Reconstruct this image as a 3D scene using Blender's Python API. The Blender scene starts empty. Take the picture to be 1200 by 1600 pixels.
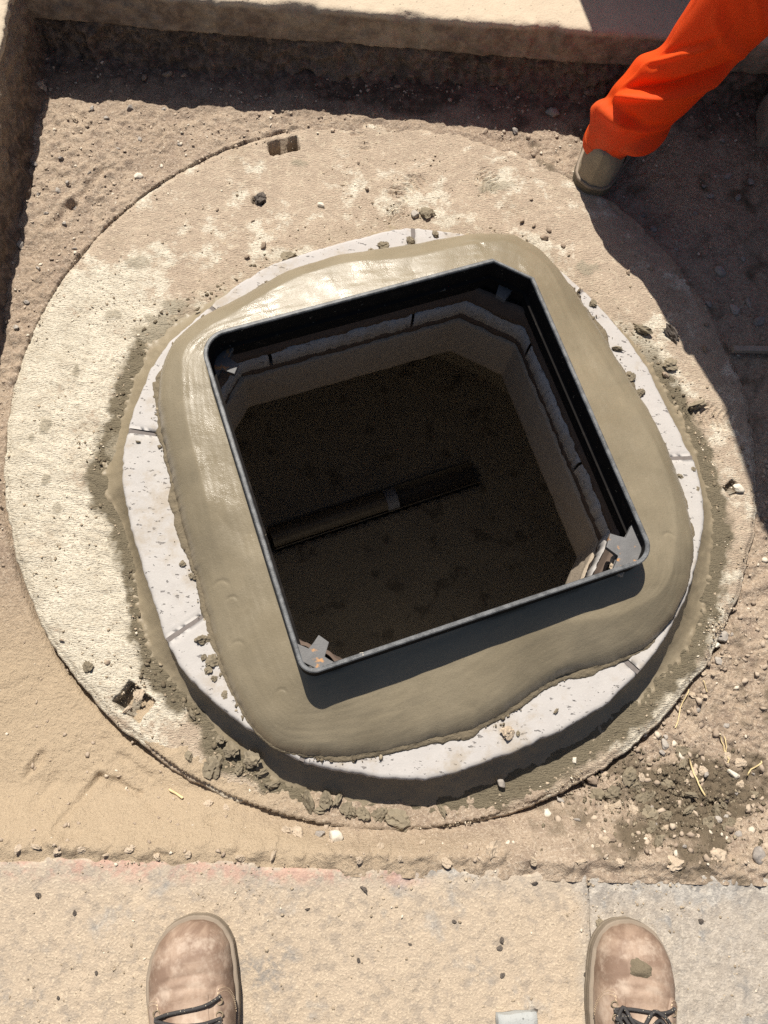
import bpy, bmesh, math, random
import numpy as np
from mathutils import Vector, Matrix

SC = bpy.context.scene
DENOISE = False
COL = SC.collection
R = math.radians

# ------------------------------------------------------------------ camera
cam_d = bpy.data.cameras.new('camera')
cam = bpy.data.objects.new('camera', cam_d)
COL.objects.link(cam)
cam_d.sensor_fit = 'VERTICAL'
cam_d.sensor_height = 24.0
cam_d.lens = 1294 / 1600 * 24.0
cam_d.clip_start = 0.02
cam_d.clip_end = 500
cam.matrix_world = Matrix(((0.997192, -0.047362, -0.058015, -0.100),
                           (0.028554, 0.956565, -0.290118, -0.616),
                           (0.069235, 0.287647, 0.955231, 1.476),
                           (0, 0, 0, 1)))
SC.camera = cam

# ------------------------------------------------------------------ sky and sun
SHADOW = Vector((0.19, -0.65, -1.0)).normalized()        # the way the light travels
SUN_EL = math.asin(-SHADOW.z)
world = bpy.data.worlds.new('World')
SC.world = world
world.use_nodes = True
wn = world.node_tree.nodes
sky = wn.new('ShaderNodeTexSky')
sky.sky_type = 'NISHITA'
sky.sun_disc = False
sky.dust_density = 2.0
sky.ozone_density = 0.0
sky.air_density = 1.0
sky.sun_elevation = SUN_EL
sky.sun_rotation = math.atan2(-SHADOW.x, -SHADOW.y)
bg = wn['Background']
bg.inputs['Strength'].default_value = 0.050
world.node_tree.links.new(sky.outputs[0], bg.inputs['Color'])
sun_d = bpy.data.lights.new('sun', 'SUN')
sun_d.energy = 5.0
sun_d.angle = R(0.53)
sun_d.color = (1.0, 0.94, 0.84)
sun = bpy.data.objects.new('sun', sun_d)
COL.objects.link(sun)
sun.rotation_euler = SHADOW.to_track_quat('-Z', 'Y').to_euler()
SC.view_settings.view_transform = 'Standard'
SC.view_settings.look = 'None'
SC.view_settings.gamma = 1.0
SC.view_settings.exposure = 0.45
SC.view_settings.use_curve_mapping = False
SC.cycles.max_bounces = 8
SC.cycles.diffuse_bounces = 5
SC.cycles.glossy_bounces = 2
SC.cycles.caustics_reflective = False
SC.cycles.caustics_refractive = False
SC.cycles.use_denoising = DENOISE
SC.cycles.adaptive_threshold = 0.004
SC.cycles.sample_clamp_indirect = 1.5

# ------------------------------------------------------------------ noise in numpy
def _h(ix, iy, iz, seed):
    with np.errstate(over='ignore'):
        n = (ix.astype(np.uint32) * np.uint32(374761393) + iy.astype(np.uint32) * np.uint32(668265263)
             + iz.astype(np.uint32) * np.uint32(2246822519) + np.uint32(seed * 3266489917 & 0xffffffff))
        n = (n ^ (n >> np.uint32(13))) * np.uint32(1274126177)
        n = (n ^ (n >> np.uint32(16))) * np.uint32(2654435761)
        n = n ^ (n >> np.uint32(15))
    return n.astype(np.float64) / 4294967295.0

def vn2(x, y, seed=0):
    fx, fy = np.floor(x), np.floor(y)
    tx, ty = x - fx, y - fy
    tx = tx * tx * tx * (tx * (tx * 6 - 15) + 10); ty = ty * ty * ty * (ty * (ty * 6 - 15) + 10)
    ix, iy = fx.astype(np.int64), fy.astype(np.int64)
    z = np.zeros_like(ix)
    a = _h(ix, iy, z, seed); b = _h(ix + 1, iy, z, seed); c = _h(ix, iy + 1, z, seed); d = _h(ix + 1, iy + 1, z, seed)
    return (a + (b - a) * tx) * (1 - ty) + (c + (d - c) * tx) * ty

def fbm(x, y, f, octv=4, seed=0, gain=0.5):
    x = np.asarray(x, float); y = np.asarray(y, float)
    s = np.zeros(np.broadcast(x, y).shape); amp = 1.0; tot = 0
    for o in range(octv):
        ca, sa = math.cos(o * 0.9 + 0.4), math.sin(o * 0.9 + 0.4)
        s = s + amp * (vn2((x * ca - y * sa) * f + 31.7 * o, (x * sa + y * ca) * f + 17.3 * o, seed + o) * 2 - 1)
        tot += amp; amp *= gain; f *= 2.03
    return s / tot

def worley(x, y, f, seed=0):
    x = np.asarray(x, float) * f; y = np.asarray(y, float) * f
    ix, iy = np.floor(x).astype(np.int64), np.floor(y).astype(np.int64)
    best = np.full(x.shape, 9.0); z = np.zeros_like(ix)
    for dx in (-1, 0, 1):
        for dy in (-1, 0, 1):
            px = ix + dx + _h(ix + dx, iy + dy, z, seed); py = iy + dy + _h(ix + dx, iy + dy, z, seed + 7)
            best = np.minimum(best, np.hypot(px - x, py - y))
    return best

def sstep(a, b, x):
    t = np.clip((np.asarray(x, float) - a) / (b - a), 0, 1)
    return t * t * (3 - 2 * t)

# ------------------------------------------------------------------ mesh helpers
def mesh_arr(name, V, F, smooth=True):
    V = np.asarray(V, np.float32); F = np.asarray(F, np.int32)
    me = bpy.data.meshes.new(name)
    me.vertices.add(len(V)); me.vertices.foreach_set('co', V.ravel())
    k = F.shape[1]
    me.loops.add(F.size); me.loops.foreach_set('vertex_index', F.ravel())
    me.polygons.add(len(F)); me.polygons.foreach_set('loop_start', np.arange(len(F), dtype=np.int32) * k)
    me.update(calc_edges=True)
    me.validate()
    if smooth: me.shade_smooth()
    return me

def add_attr(me, **kw):
    for k, v in kw.items():
        a = me.attributes.new(k, 'FLOAT', 'POINT')
        a.data.foreach_set('value', np.asarray(v, np.float32).ravel())

def link(name, me, m=None, parent=None):
    o = bpy.data.objects.new(name, me)
    COL.objects.link(o)
    if m is not None and me is not None:
        me.materials.clear(); me.materials.append(m)
    if parent is not None: o.parent = parent
    return o

def tag(o, label, cat, group=None):
    o['label'] = label; o['category'] = cat
    if group: o['group'] = group
    return o

def kind(o, k, label=None):
    o['kind'] = k
    if label: o['label'] = label
    return o

def empty(name, loc=(0, 0, 0), rz=0.0):
    o = bpy.data.objects.new(name, None); COL.objects.link(o)
    o.location = loc; o.rotation_euler = (0, 0, rz); o.empty_display_size = 0.05
    return o

def grid_faces(n, m, wrap=False, flip=False):
    """rows n, columns m"""
    i = np.arange(n - 1)[:, None]; j = np.arange(m if wrap else m - 1)[None, :]
    j2 = (j + 1) % m
    a = i * m + j; b = i * m + j2; c = (i + 1) * m + j2; d = (i + 1) * m + j
    F = np.stack([a + 0 * b, b + 0 * a, c, d], -1).reshape(-1, 4)
    return F[:, ::-1] if flip else F

def prune(V, F, keepface, *attrs):
    F = F[keepface]
    used = np.unique(F); mp = np.full(len(V), -1); mp[used] = np.arange(len(used))
    return (V[used], mp[F]) + tuple(a[used] for a in attrs)

def box_bm(bm, x0, x1, y0, y1, z0, z1):
    v = [bm.verts.new(p) for p in ((x0, y0, z0), (x1, y0, z0), (x1, y1, z0), (x0, y1, z0), (x0, y0, z1), (x1, y0, z1), (x1, y1, z1), (x0, y1, z1))]
    for f in ((3, 2, 1, 0), (4, 5, 6, 7), (0, 1, 5, 4), (1, 2, 6, 5), (2, 3, 7, 6), (3, 0, 4, 7)): bm.faces.new([v[i] for i in f])

def bm_obj(name, bm, m, parent=None, bevel=0.0, smooth=False):
    if bevel:
        bmesh.ops.bevel(bm, geom=bm.edges[:], offset=bevel, segments=2, affect='EDGES', profile=0.6)
    bmesh.ops.recalc_face_normals(bm, faces=bm.faces[:])
    me = bpy.data.meshes.new(name); bm.to_mesh(me); bm.free()
    if smooth: me.shade_smooth()
    return link(name, me, m, parent)

def box(name, b, m, parent=None, bevel=0.0):
    bm = bmesh.new(); box_bm(bm, *b); return bm_obj(name, bm, m, parent, bevel)

def tube_me(name, pts, rad, n=8, closed_ends=True):
    """tube along points; rad number or list"""
    P = [Vector(p) for p in pts]; V = []; k = len(P)
    rads = rad if hasattr(rad, '__len__') else [rad] * k
    up = Vector((0.13, 0.21, 1)).normalized()
    for i, p in enumerate(P):
        t = (P[min(i + 1, k - 1)] - P[max(i - 1, 0)]).normalized()
        a = t.cross(up)
        if a.length < 1e-4: a = t.cross(Vector((1, 0, 0)))
        a.normalize(); b = t.cross(a).normalized()
        for j in range(n):
            q = 2 * math.pi * j / n
            V.append(p + (a * math.cos(q) + b * math.sin(q)) * rads[i])
    F = grid_faces(k, n, wrap=True)
    V = np.array([tuple(v) for v in V])
    if closed_ends:
        V = np.vstack([V, [tuple(P[0])], [tuple(P[-1])]])
        e = []
        for j in range(n):
            e.append((j, (j + 1) % n, k * n, k * n)); e.append(((k - 1) * n + (j + 1) % n, (k - 1) * n + j, k * n + 1, k * n + 1))
        me = bpy.data.meshes.new(name)
        me.from_pydata(V.tolist(), [], [tuple(f) for f in F] + [f[:3] for f in e]); me.shade_smooth(); me.update()
        return me
    return mesh_arr(name, V, F)

def catmull(pts, n):
    P = np.array(pts, float); k = len(P)
    t = np.linspace(0, k - 1, n); i = np.clip(np.floor(t).astype(int), 0, k - 2); u = (t - i)[:, None]
    g = lambda j: P[np.clip(j, 0, k - 1)]
    p0, p1, p2, p3 = g(i - 1), g(i), g(i + 1), g(i + 2)
    return 0.5 * ((2 * p1) + (-p0 + p2) * u + (2 * p0 - 5 * p1 + 4 * p2 - p3) * u ** 2 + (-p0 + 3 * p1 - 3 * p2 + p3) * u ** 3)

# ------------------------------------------------------------------ materials
class Mat:
    def __init__(s, name):
        s.m = bpy.data.materials.new(name); s.m.use_nodes = True
        s.t = s.m.node_tree; s.n = s.t.nodes; s.b = s.n['Principled BSDF']; s.l = s.t.links
        s.co = s.n.new('ShaderNodeTexCoord').outputs['Object']
    def vec(s, sc=(1, 1, 1), rot=(0, 0, 0), off=None):
        q = s.n.new('ShaderNodeMapping'); s.l.new(s.co, q.inputs['Vector']); q.inputs['Scale'].default_value = sc; q.inputs['Rotation'].default_value = rot
        if off is not None:
            if isinstance(off, tuple): q.inputs['Location'].default_value = off
            else: s.l.new(off, q.inputs['Location'])
        return q.outputs[0]
    def noise(s, scale, detail=4, rough=0.55, vec=None, dist=0.0):
        q = s.n.new('ShaderNodeTexNoise'); s.l.new(vec or s.co, q.inputs['Vector'])
        q.inputs['Scale'].default_value = scale; q.inputs['Detail'].default_value = detail; q.inputs['Roughness'].default_value = rough; q.inputs['Distortion'].default_value = dist
        return q.outputs['Fac']
    def vor(s, scale, vec=None, feat='F1', out='Distance', rnd=1.0):
        q = s.n.new('ShaderNodeTexVoronoi'); q.feature = feat; s.l.new(vec or s.co, q.inputs['Vector']); q.inputs['Scale'].default_value = scale; q.inputs['Randomness'].default_value = rnd
        return q.outputs[out]
    def attr(s, name):
        q = s.n.new('ShaderNodeAttribute'); q.attribute_name = name; return q.outputs['Fac']
    def rand(s):
        return s.n.new('ShaderNodeObjectInfo').outputs['Random']
    def xyz(s):
        q = s.n.new('ShaderNodeSeparateXYZ'); s.l.new(s.co, q.inputs[0]); return q.outputs
    def _in(s, sock, v):
        if isinstance(v, (int, float)): sock.default_value = v
        elif isinstance(v, tuple): sock.default_value = v if len(v) == 4 else (*v, 1)
        else: s.l.new(v, sock)
    def math(s, op, a, b=0.0, clamp=False):
        q = s.n.new('ShaderNodeMath'); q.operation = op; q.use_clamp = clamp; s._in(q.inputs[0], a); s._in(q.inputs[1], b); return q.outputs[0]
    def step(s, v, a, b, lo=0.0, hi=1.0):
        q = s.n.new('ShaderNodeMapRange'); q.interpolation_type = 'SMOOTHSTEP'; s.l.new(v, q.inputs[0])
        for i, x in enumerate((a, b, lo, hi)): q.inputs[i + 1].default_value = x
        return q.outputs[0]
    def mix(s, f, a, b, mode='MIX'):
        q = s.n.new('ShaderNodeMix'); q.data_type = 'RGBA'; q.blend_type = mode; q.clamp_factor = True
        s._in(q.inputs[0], f); s._in(q.inputs[6], a); s._in(q.inputs[7], b); return q.outputs[2]
    def bump(s, h, strength=0.5, dist=0.002, prev=None):
        q = s.n.new('ShaderNodeBump'); s.l.new(h, q.inputs['Height']); q.inputs['Strength'].default_value = strength; q.inputs['Distance'].default_value = dist
        if prev is not None: s.l.new(prev, q.inputs['Normal'])
        return q.outputs[0]
    def done(s, col=None, rough=None, normal=None, spec=None, metal=None):
        if col is not None: s._in(s.b.inputs['Base Color'], col)
        if rough is not None: s._in(s.b.inputs['Roughness'], rough)
        if normal is not None: s.l.new(normal, s.b.inputs['Normal'])
        if spec is not None: s._in(s.b.inputs['Specular IOR Level'], spec)
        if metal is not None: s._in(s.b.inputs['Metallic'], metal)
        return s.m

def soil_mat():
    m = Mat('soil')
    big = m.noise(3.5, 5, 0.6); mid = m.noise(26, 5, 0.6); fine = m.noise(230, 4, 0.65); grit = m.vor(420)
    c = m.mix(m.step(big, 0.35, 0.65), (0.36, 0.278, 0.205), (0.425, 0.335, 0.25))
    c = m.mix(m.step(mid, 0.40, 0.75), c, (0.29, 0.22, 0.168))
    c = m.mix(m.step(fine, 0.52, 0.62, 0, 0.6), c, (0.55, 0.465, 0.37))
    c = m.mix(m.step(fine, 0.46, 0.36, 0, 0.6), c, (0.25, 0.19, 0.145))
    c = m.mix(m.step(grit, 0.0, 0.28, 0.35, 0.0), c, (0.18, 0.14, 0.11))
    c = m.mix(m.attr('sand'), c, m.mix(fine, (0.37, 0.285, 0.195), (0.49, 0.39, 0.275)))
    c = m.mix(m.attr('damp'), c, m.mix(mid, (0.115, 0.09, 0.062), (0.19, 0.15, 0.105)))
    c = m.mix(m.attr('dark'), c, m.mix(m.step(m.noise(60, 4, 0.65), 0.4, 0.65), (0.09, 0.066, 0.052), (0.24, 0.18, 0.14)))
    n = m.bump(m.noise(120, 6, 0.75), 0.9, 0.005)
    n = m.bump(fine, 0.9, 0.003, n)
    return m.done(c, 0.95, n, 0.15)

def slab_mat():
    """old dusty concrete cover slab"""
    m = Mat('old_concrete')
    st = m.vec((1, 2.6, 1), (0, 0, R(-14)))
    big = m.noise(4.2, 5, 0.6); mid = m.noise(20, 6, 0.65); fine = m.noise(160, 4, 0.6, st); grain = m.noise(520, 3, 0.6)
    cem = m.mix(m.step(mid, 0.35, 0.65), (0.69, 0.63, 0.515), (0.56, 0.505, 0.405))
    cem = m.mix(m.step(fine, 0.50, 0.62, 0, 0.7), cem, (0.40, 0.335, 0.25))
    cem = m.mix(m.step(grain, 0.60, 0.75, 0, 0.5), cem, (0.33, 0.27, 0.19))
    dust = m.mix(m.step(mid, 0.35, 0.65), (0.49, 0.395, 0.30), (0.42, 0.335, 0.255))
    dust = m.mix(m.step(m.noise(75, 5, 0.65), 0.5, 0.68, 0, 0.6), dust, (0.62, 0.53, 0.40))
    dust = m.mix(m.step(grain, 0.6, 0.8, 0, 0.4), dust, (0.31, 0.235, 0.16))
    patch = m.math('ADD', m.attr('dust'), m.math('MULTIPLY', m.math('SUBTRACT', m.noise(20, 8, 0.75), 0.5), 2.6))
    c = m.mix(m.step(m.math('ADD', patch, m.math('MULTIPLY', m.math('SUBTRACT', big, 0.5), 1.6)), 0.28, 0.62), cem, dust)
    c = m.mix(m.step(m.noise(7, 6, 0.65, m.vec((1, 1, 1), (0, 0, 0), (8, 3, 1))), 0.56, 0.70, 0, 0.45), c, (0.36, 0.285, 0.205))
    wet = m.mix(mid, (0.135, 0.112, 0.075), (0.20, 0.168, 0.115))
    c = m.mix(m.attr('wet'), c, wet)
    c = m.mix(m.attr('splat'), c, m.mix(fine, (0.27, 0.235, 0.175), (0.36, 0.315, 0.235)))
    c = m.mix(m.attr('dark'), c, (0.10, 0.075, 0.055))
    n = m.bump(fine, 1.0, 0.005)
    n = m.bump(grain, 0.6, 0.0016, n)
    r = m.math('SUBTRACT', 0.95, m.math('MULTIPLY', m.attr('wet'), 0.25))
    return m.done(c, r, n, 0.2)

def mortar_mat(name='wet_mortar', dry=False):
    m = Mat(name)
    big = m.noise(7, 4, 0.55); mid = m.noise(34, 5, 0.6); grain = m.noise(400, 3, 0.6); grain2 = m.noise(1100, 2, 0.5)
    if dry:
        c = m.mix(mid, (0.135, 0.108, 0.072), (0.20, 0.165, 0.112))
        c = m.mix(m.step(grain, 0.55, 0.75, 0, 0.5), c, (0.09, 0.07, 0.05))
        n = m.bump(m.noise(260, 5, 0.7), 0.7, 0.003)
        return m.done(c, 0.8, m.bump(grain, 0.5, 0.001, n), 0.25)
    c = m.mix(m.step(big, 0.3, 0.7), (0.195, 0.162, 0.108), (0.245, 0.205, 0.140))
    c = m.mix(m.step(mid, 0.5, 0.75, 0, 0.35), c, (0.19, 0.16, 0.11))
    c = m.mix(m.step(grain, 0.58, 0.72, 0, 0.22), c, (0.36, 0.315, 0.23))
    c = m.mix(m.step(grain, 0.44, 0.34, 0, 0.3), c, (0.14, 0.118, 0.08))
    c = m.mix(m.attr('dry'), c, m.mix(mid, (0.30, 0.24, 0.16), (0.24, 0.19, 0.125)))
    n = m.bump(mid, 0.10, 0.003)
    n = m.bump(m.noise(330, 3, 0.6), 0.20, 0.0012, n)
    n = m.bump(grain, 0.40, 0.0009, n)
    n = m.bump(grain2, 0.40, 0.0005, n)
    wetn = m.math('ADD', m.step(m.noise(16, 4, 0.6), 0.35, 0.62, 0.22, 0.42), m.math('MULTIPLY', m.attr('dry'), 0.4))
    return m.done(c, wetn, n, 0.5)

def segment_mat():
    m = Mat('pale_cast_concrete')
    v = m.vec((1, 1, 1)); mid = m.noise(24, 5, 0.6); fine = m.noise(300, 4, 0.6)
    stn = m.vec((0.42, 1, 1), (0, 0, R(30)))
    pit = m.noise(170, 3, 0.6, stn)
    rnd = m.rand()
    c = m.mix(mid, (0.475, 0.45, 0.425), (0.37, 0.35, 0.332))
    c = m.mix(m.step(fine, 0.5, 0.75, 0, 0.35), c, (0.53, 0.505, 0.485))
    c = m.mix(m.step(rnd, 0, 1, 0, 0.3), c, (0.43, 0.405, 0.40))
    pm = m.step(pit, 0.64, 0.68)
    c = m.mix(pm, c, (0.20, 0.185, 0.18))
    c = m.mix(m.step(m.noise(11, 7, 0.72), 0.48, 0.66, 0, 0.75), c, (0.34, 0.29, 0.23))
    n = m.bump(m.math('SUBTRACT', 1.0, pm), 0.8, 0.003)
    n = m.bump(fine, 0.4, 0.001, n)
    return m.done(c, 0.9, n, 0.2)

def simple_concrete(name, a, b, bumps=0.6):
    m = Mat(name)
    mid = m.noise(18, 6, 0.65); fine = m.noise(220, 4, 0.6); hole = m.vor(70)
    c = m.mix(mid, a, b)
    c = m.mix(m.step(fine, 0.55, 0.75, 0, 0.4), c, tuple(x * 0.55 for x in a))
    c = m.mix(m.step(hole, 0.06, 0.14, 0.8, 0), c, tuple(x * 0.3 for x in a))
    c = m.mix(m.math('MULTIPLY', m.attr('dirt'), m.step(m.noise(9, 6, 0.7), 0.25, 0.6, 0.45, 1.0)), c, m.mix(m.step(m.noise(45, 5, 0.7), 0.4, 0.65), (0.15, 0.11, 0.085), (0.27, 0.205, 0.155)))
    n = m.bump(mid, 0.4, 0.006); n = m.bump(fine, bumps, 0.002, n)
    return m.done(c, 0.93, n, 0.2)

def kerb_mat():
    m = Mat('kerb_concrete')
    X, Y, Z = m.xyz()
    big = m.noise(5, 5, 0.62); mid = m.noise(24, 5, 0.6); fine = m.noise(260, 4, 0.6)
    agg = m.vor(150); aggc = m.vor(150, out='Color'); agg2 = m.vor(85)
    sand = m.mix(mid, (0.45, 0.365, 0.275), (0.37, 0.30, 0.225))
    sand = m.mix(m.step(fine, 0.54, 0.62, 0, 0.6), sand, (0.60, 0.50, 0.37))
    sand = m.mix(m.step(m.noise(55, 5, 0.7), 0.5, 0.62, 0, 0.65), sand, (0.28, 0.235, 0.19))
    sand = m.mix(m.step(m.noise(13, 5, 0.6), 0.52, 0.66, 0, 0.5), sand, (0.50, 0.405, 0.30))
    sand = m.mix(m.step(agg2, 0.05, 0.16, 0.7, 0), sand, (0.24, 0.195, 0.145))
    grey = m.mix(aggc, (0.28, 0.26, 0.235), (0.42, 0.39, 0.35))
    grey = m.mix(m.step(m.noise(40, 5, 0.7), 0.48, 0.6, 0, 0.7), grey, (0.20, 0.19, 0.18))
    grey = m.mix(m.step(m.noise(90, 4, 0.7, m.vec((1, 1, 1), (0, 0, 0), (2, 2, 2))), 0.55, 0.65, 0, 0.7), grey, (0.52, 0.48, 0.42))
    grey = m.mix(m.step(agg, 0.1, 0.45, 0.55, 0), grey, (0.215, 0.20, 0.185))
    grey = m.mix(m.step(fine, 0.58, 0.7, 0, 0.7), grey, (0.54, 0.50, 0.43))
    right = m.step(m.math('ADD', X, m.math('MULTIPLY', m.math('SUBTRACT', mid, 0.5), 0.05)), 0.30, 0.345, 0.0, 0.62)
    patch = m.step(m.math('ADD', m.math('MULTIPLY', big, 0.8), m.math('MULTIPLY', mid, 0.45)), 0.66, 0.78, 0, 0.8)
    edge = m.step(m.math('ADD', Y, m.math('MULTIPLY', m.math('SUBTRACT', mid, 0.5), 0.04)), -0.835, -0.775, 0, 0.3)
    gf = m.math('ADD', m.math('ADD', patch, right), edge, True)
    c = m.mix(gf, sand, grey)
    # worn stripe of red paint along the front arris
    band = m.math('MULTIPLY', m.step(Y, -0.812, -0.790), m.step(X, 0.02, 0.10, 1, 0))
    chip = m.step(m.math('ADD', m.noise(30, 5, 0.7), m.math('MULTIPLY', big, 0.35)), 0.60, 0.76)
    c = m.mix(m.math('MULTIPLY', m.math('MULTIPLY', band, chip), 0.34), c, (0.48, 0.20, 0.16))
    # oily grey smears
    sm = m.math('MULTIPLY', m.step(m.noise(7.5, 5, 0.65, m.vec((1, 1, 1), (0, 0, 0), (3.1, 7.7, 0))), 0.56, 0.68), m.step(m.noise(70, 4, 0.6), 0.42, 0.6))
    c = m.mix(m.math('MULTIPLY', sm, 0.7), c, (0.20, 0.19, 0.18))
    n = m.bump(m.math('SUBTRACT', 1.0, agg2), 0.35, 0.003); n = m.bump(fine, 0.9, 0.0025, n); n = m.bump(mid, 0.3, 0.004, n)
    return m.done(c, 0.92, n, 0.2)

def black_iron():
    m = Mat('black_painted_iron')
    mid = m.noise(40, 5, 0.6); fine = m.noise(420, 3, 0.6)
    c = m.mix(m.step(mid, 0.5, 0.75), (0.012, 0.0105, 0.010), (0.022, 0.019, 0.0175))
    c = m.mix(m.step(m.noise(15, 5, 0.7), 0.62, 0.75, 0, 0.5), c, (0.07, 0.058, 0.045))
    c = m.mix(m.step(m.noise(95, 4, 0.7), 0.66, 0.70), c, (0.22, 0.19, 0.14))
    return m.done(c, m.step(fine, 0.3, 0.7, 0.62, 0.78), m.bump(fine, 0.3, 0.0006), 0.08)

def rim_iron():
    m = Mat('scuffed_grey_iron')
    mid = m.noise(60, 5, 0.65); fine = m.noise(600, 3, 0.6)
    c = m.mix(m.step(mid, 0.35, 0.65), (0.055, 0.058, 0.062), (0.14, 0.145, 0.15))
    c = m.mix(m.step(fine, 0.58, 0.7, 0, 0.6), c, (0.28, 0.28, 0.28))
    return m.done(c, 0.5, m.bump(fine, 0.5, 0.0008), 0.45)

def bracket_iron():
    m = Mat('rust_spotted_iron')
    mid = m.noise(70, 4, 0.6); fine = m.noise(500, 3, 0.6)
    c = m.mix(mid, (0.085, 0.085, 0.088), (0.17, 0.168, 0.168))
    c = m.mix(m.step(m.noise(55, 3, 0.6, m.vec((1, 1, 1), (0, 0, 0), (5, 2, 1))), 0.56, 0.66), c, (0.42, 0.22, 0.09))
    return m.done(c, 0.6, m.bump(fine, 0.5, 0.0008), 0.4)

def rock_mat(name, a, b, spread=0.5, rough=0.9):
    m = Mat(name); r = m.rand()
    v = m.vec((1, 1, 1))
    mid = m.noise(2.2, 5, 0.6); fine = m.noise(14, 4, 0.65)
    c = m.mix(r, a, b)
    c = m.mix(m.step(mid, 0.4, 0.7, 0, spread), c, tuple(0.5 * (x + y) * 1.35 for x, y in zip(a, b)))
    c = m.mix(m.step(fine, 0.55, 0.72, 0, 0.4), c, tuple(x * 0.5 for x in a))
    n = m.bump(fine, 0.6, 0.0015); n = m.bump(mid, 0.3, 0.003, n)
    return m.done(c, rough, n, 0.2)

def leather_mat():
    m = Mat('dusty_brown_leather')
    big = m.noise(14, 5, 0.65, dist=0.6); mid = m.noise(48, 5, 0.65); fine = m.noise(420, 4, 0.6)
    scr = m.noise(60, 4, 0.6, m.vec((1, 0.16, 1), (0, 0, R(18))))
    c = m.mix(m.step(big, 0.36, 0.64), (0.20, 0.132, 0.095), (0.36, 0.262, 0.195))
    c = m.mix(m.step(m.noise(26, 7, 0.72), 0.46, 0.66, 0, 0.7), c, (0.48, 0.385, 0.305))
    c = m.mix(m.step(scr, 0.60, 0.72, 0, 0.18), c, (0.52, 0.43, 0.34))
    c = m.mix(m.step(m.noise(22, 4, 0.6, m.vec((1, 1, 1), (0, 0, 0), (4, 4, 4))), 0.60, 0.70, 0, 0.6), c, (0.15, 0.105, 0.085))
    n = m.bump(mid, 0.3, 0.002); n = m.bump(fine, 0.35, 0.0008, n)
    return m.done(c, m.step(mid, 0.3, 0.7, 0.55, 0.8), n, 0.35)

def orange_mat():
    m = Mat('fluorescent_orange_cloth')
    mid = m.noise(9, 4, 0.6); weave = m.noise(900, 2, 0.5); dirt = m.noise(16, 5, 0.65)
    c = m.mix(mid, (1.0, 0.095, 0.010), (1.0, 0.12, 0.014))
    c = m.mix(m.step(dirt, 0.60, 0.80, 0, 0.30), c, (0.55, 0.14, 0.05))
    c = m.mix(m.math('MULTIPLY', m.attr('dirt'), m.step(dirt, 0.3, 0.6)), c, (0.50, 0.20, 0.09))
    n = m.bump(weave, 0.25, 0.0006); n = m.bump(m.noise(24, 3, 0.5), 0.25, 0.006, n)
    m.done(c, 0.62, n, 0.25)
    tr = m.n.new('ShaderNodeBsdfTranslucent'); m._in(tr.inputs['Color'], (1.0, 0.12, 0.012))
    mx = m.n.new('ShaderNodeMixShader'); mx.inputs[0].default_value = 0.42
    m.l.new(m.b.outputs[0], mx.inputs[1]); m.l.new(tr.outputs[0], mx.inputs[2])
    m.l.new(mx.outputs[0], m.n['Material Output'].inputs['Surface'])
    return m.m

def plain(name, col, rough=0.7, spec=0.3, var=0.25, scale=30):
    m = Mat(name); a = m.noise(scale, 5, 0.6)
    c = m.mix(a, tuple(x * (1 - var) for x in col), tuple(min(1, x * (1 + var)) for x in col))
    return m.done(c, rough, m.bump(m.noise(scale * 8, 3, 0.6), 0.3, 0.001), spec)

SOIL = soil_mat(); SLAB = slab_mat(); MORTAR = mortar_mat(); CLODM = mortar_mat('damp_mortar_crumb', True)
SEG = segment_mat(); KERB = kerb_mat(); IRON = black_iron(); RIM = rim_iron(); BRK = bracket_iron()
LEATHER = leather_mat(); ORANGE = orange_mat()
PALE = simple_concrete('pale_dusty_concrete', (0.56, 0.47, 0.36), (0.46, 0.38, 0.28))
BUFF = simple_concrete('buff_concrete', (0.40, 0.335, 0.26), (0.33, 0.272, 0.21))
CHAMBER = simple_concrete('chamber_concrete', (0.46, 0.41, 0.34), (0.38, 0.34, 0.28))
JOINT = plain('red_brown_mortar', (0.12, 0.088, 0.07), 0.9, 0.2, 0.3, 60)
BROWN = rock_mat('brown_stone', (0.24, 0.185, 0.14), (0.38, 0.30, 0.225))
GREY = rock_mat('grey_stone', (0.24, 0.215, 0.195), (0.40, 0.36, 0.315))
WHITE = rock_mat('pale_stone', (0.58, 0.52, 0.43), (0.70, 0.64, 0.54), 0.2)
CLOD = rock_mat('damp_clod', (0.17, 0.142, 0.10), (0.25, 0.21, 0.15))
DIRT = rock_mat('soil_lump', (0.38, 0.305, 0.225), (0.49, 0.40, 0.305))
COAL = rock_mat('dark_lump', (0.07, 0.06, 0.053), (0.14, 0.118, 0.10))

# ------------------------------------------------------------------ layout (metres; x along the kerb, y away from it, z = 0 on the slab)
DISC_R = 0.7226
FC = np.array((0.038, -0.109)); FA = R(20.54); FH = 0.300       # frame centre, turn, half side
Z_RING, Z_FRAME, Z_KERB, Z_PAVE = 0.075, 0.200, 0.050, 0.170
Y_KERB, Y_FAR, X_LEFT, X_RIGHT = -0.767, 0.832, -0.785, 1.08

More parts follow.
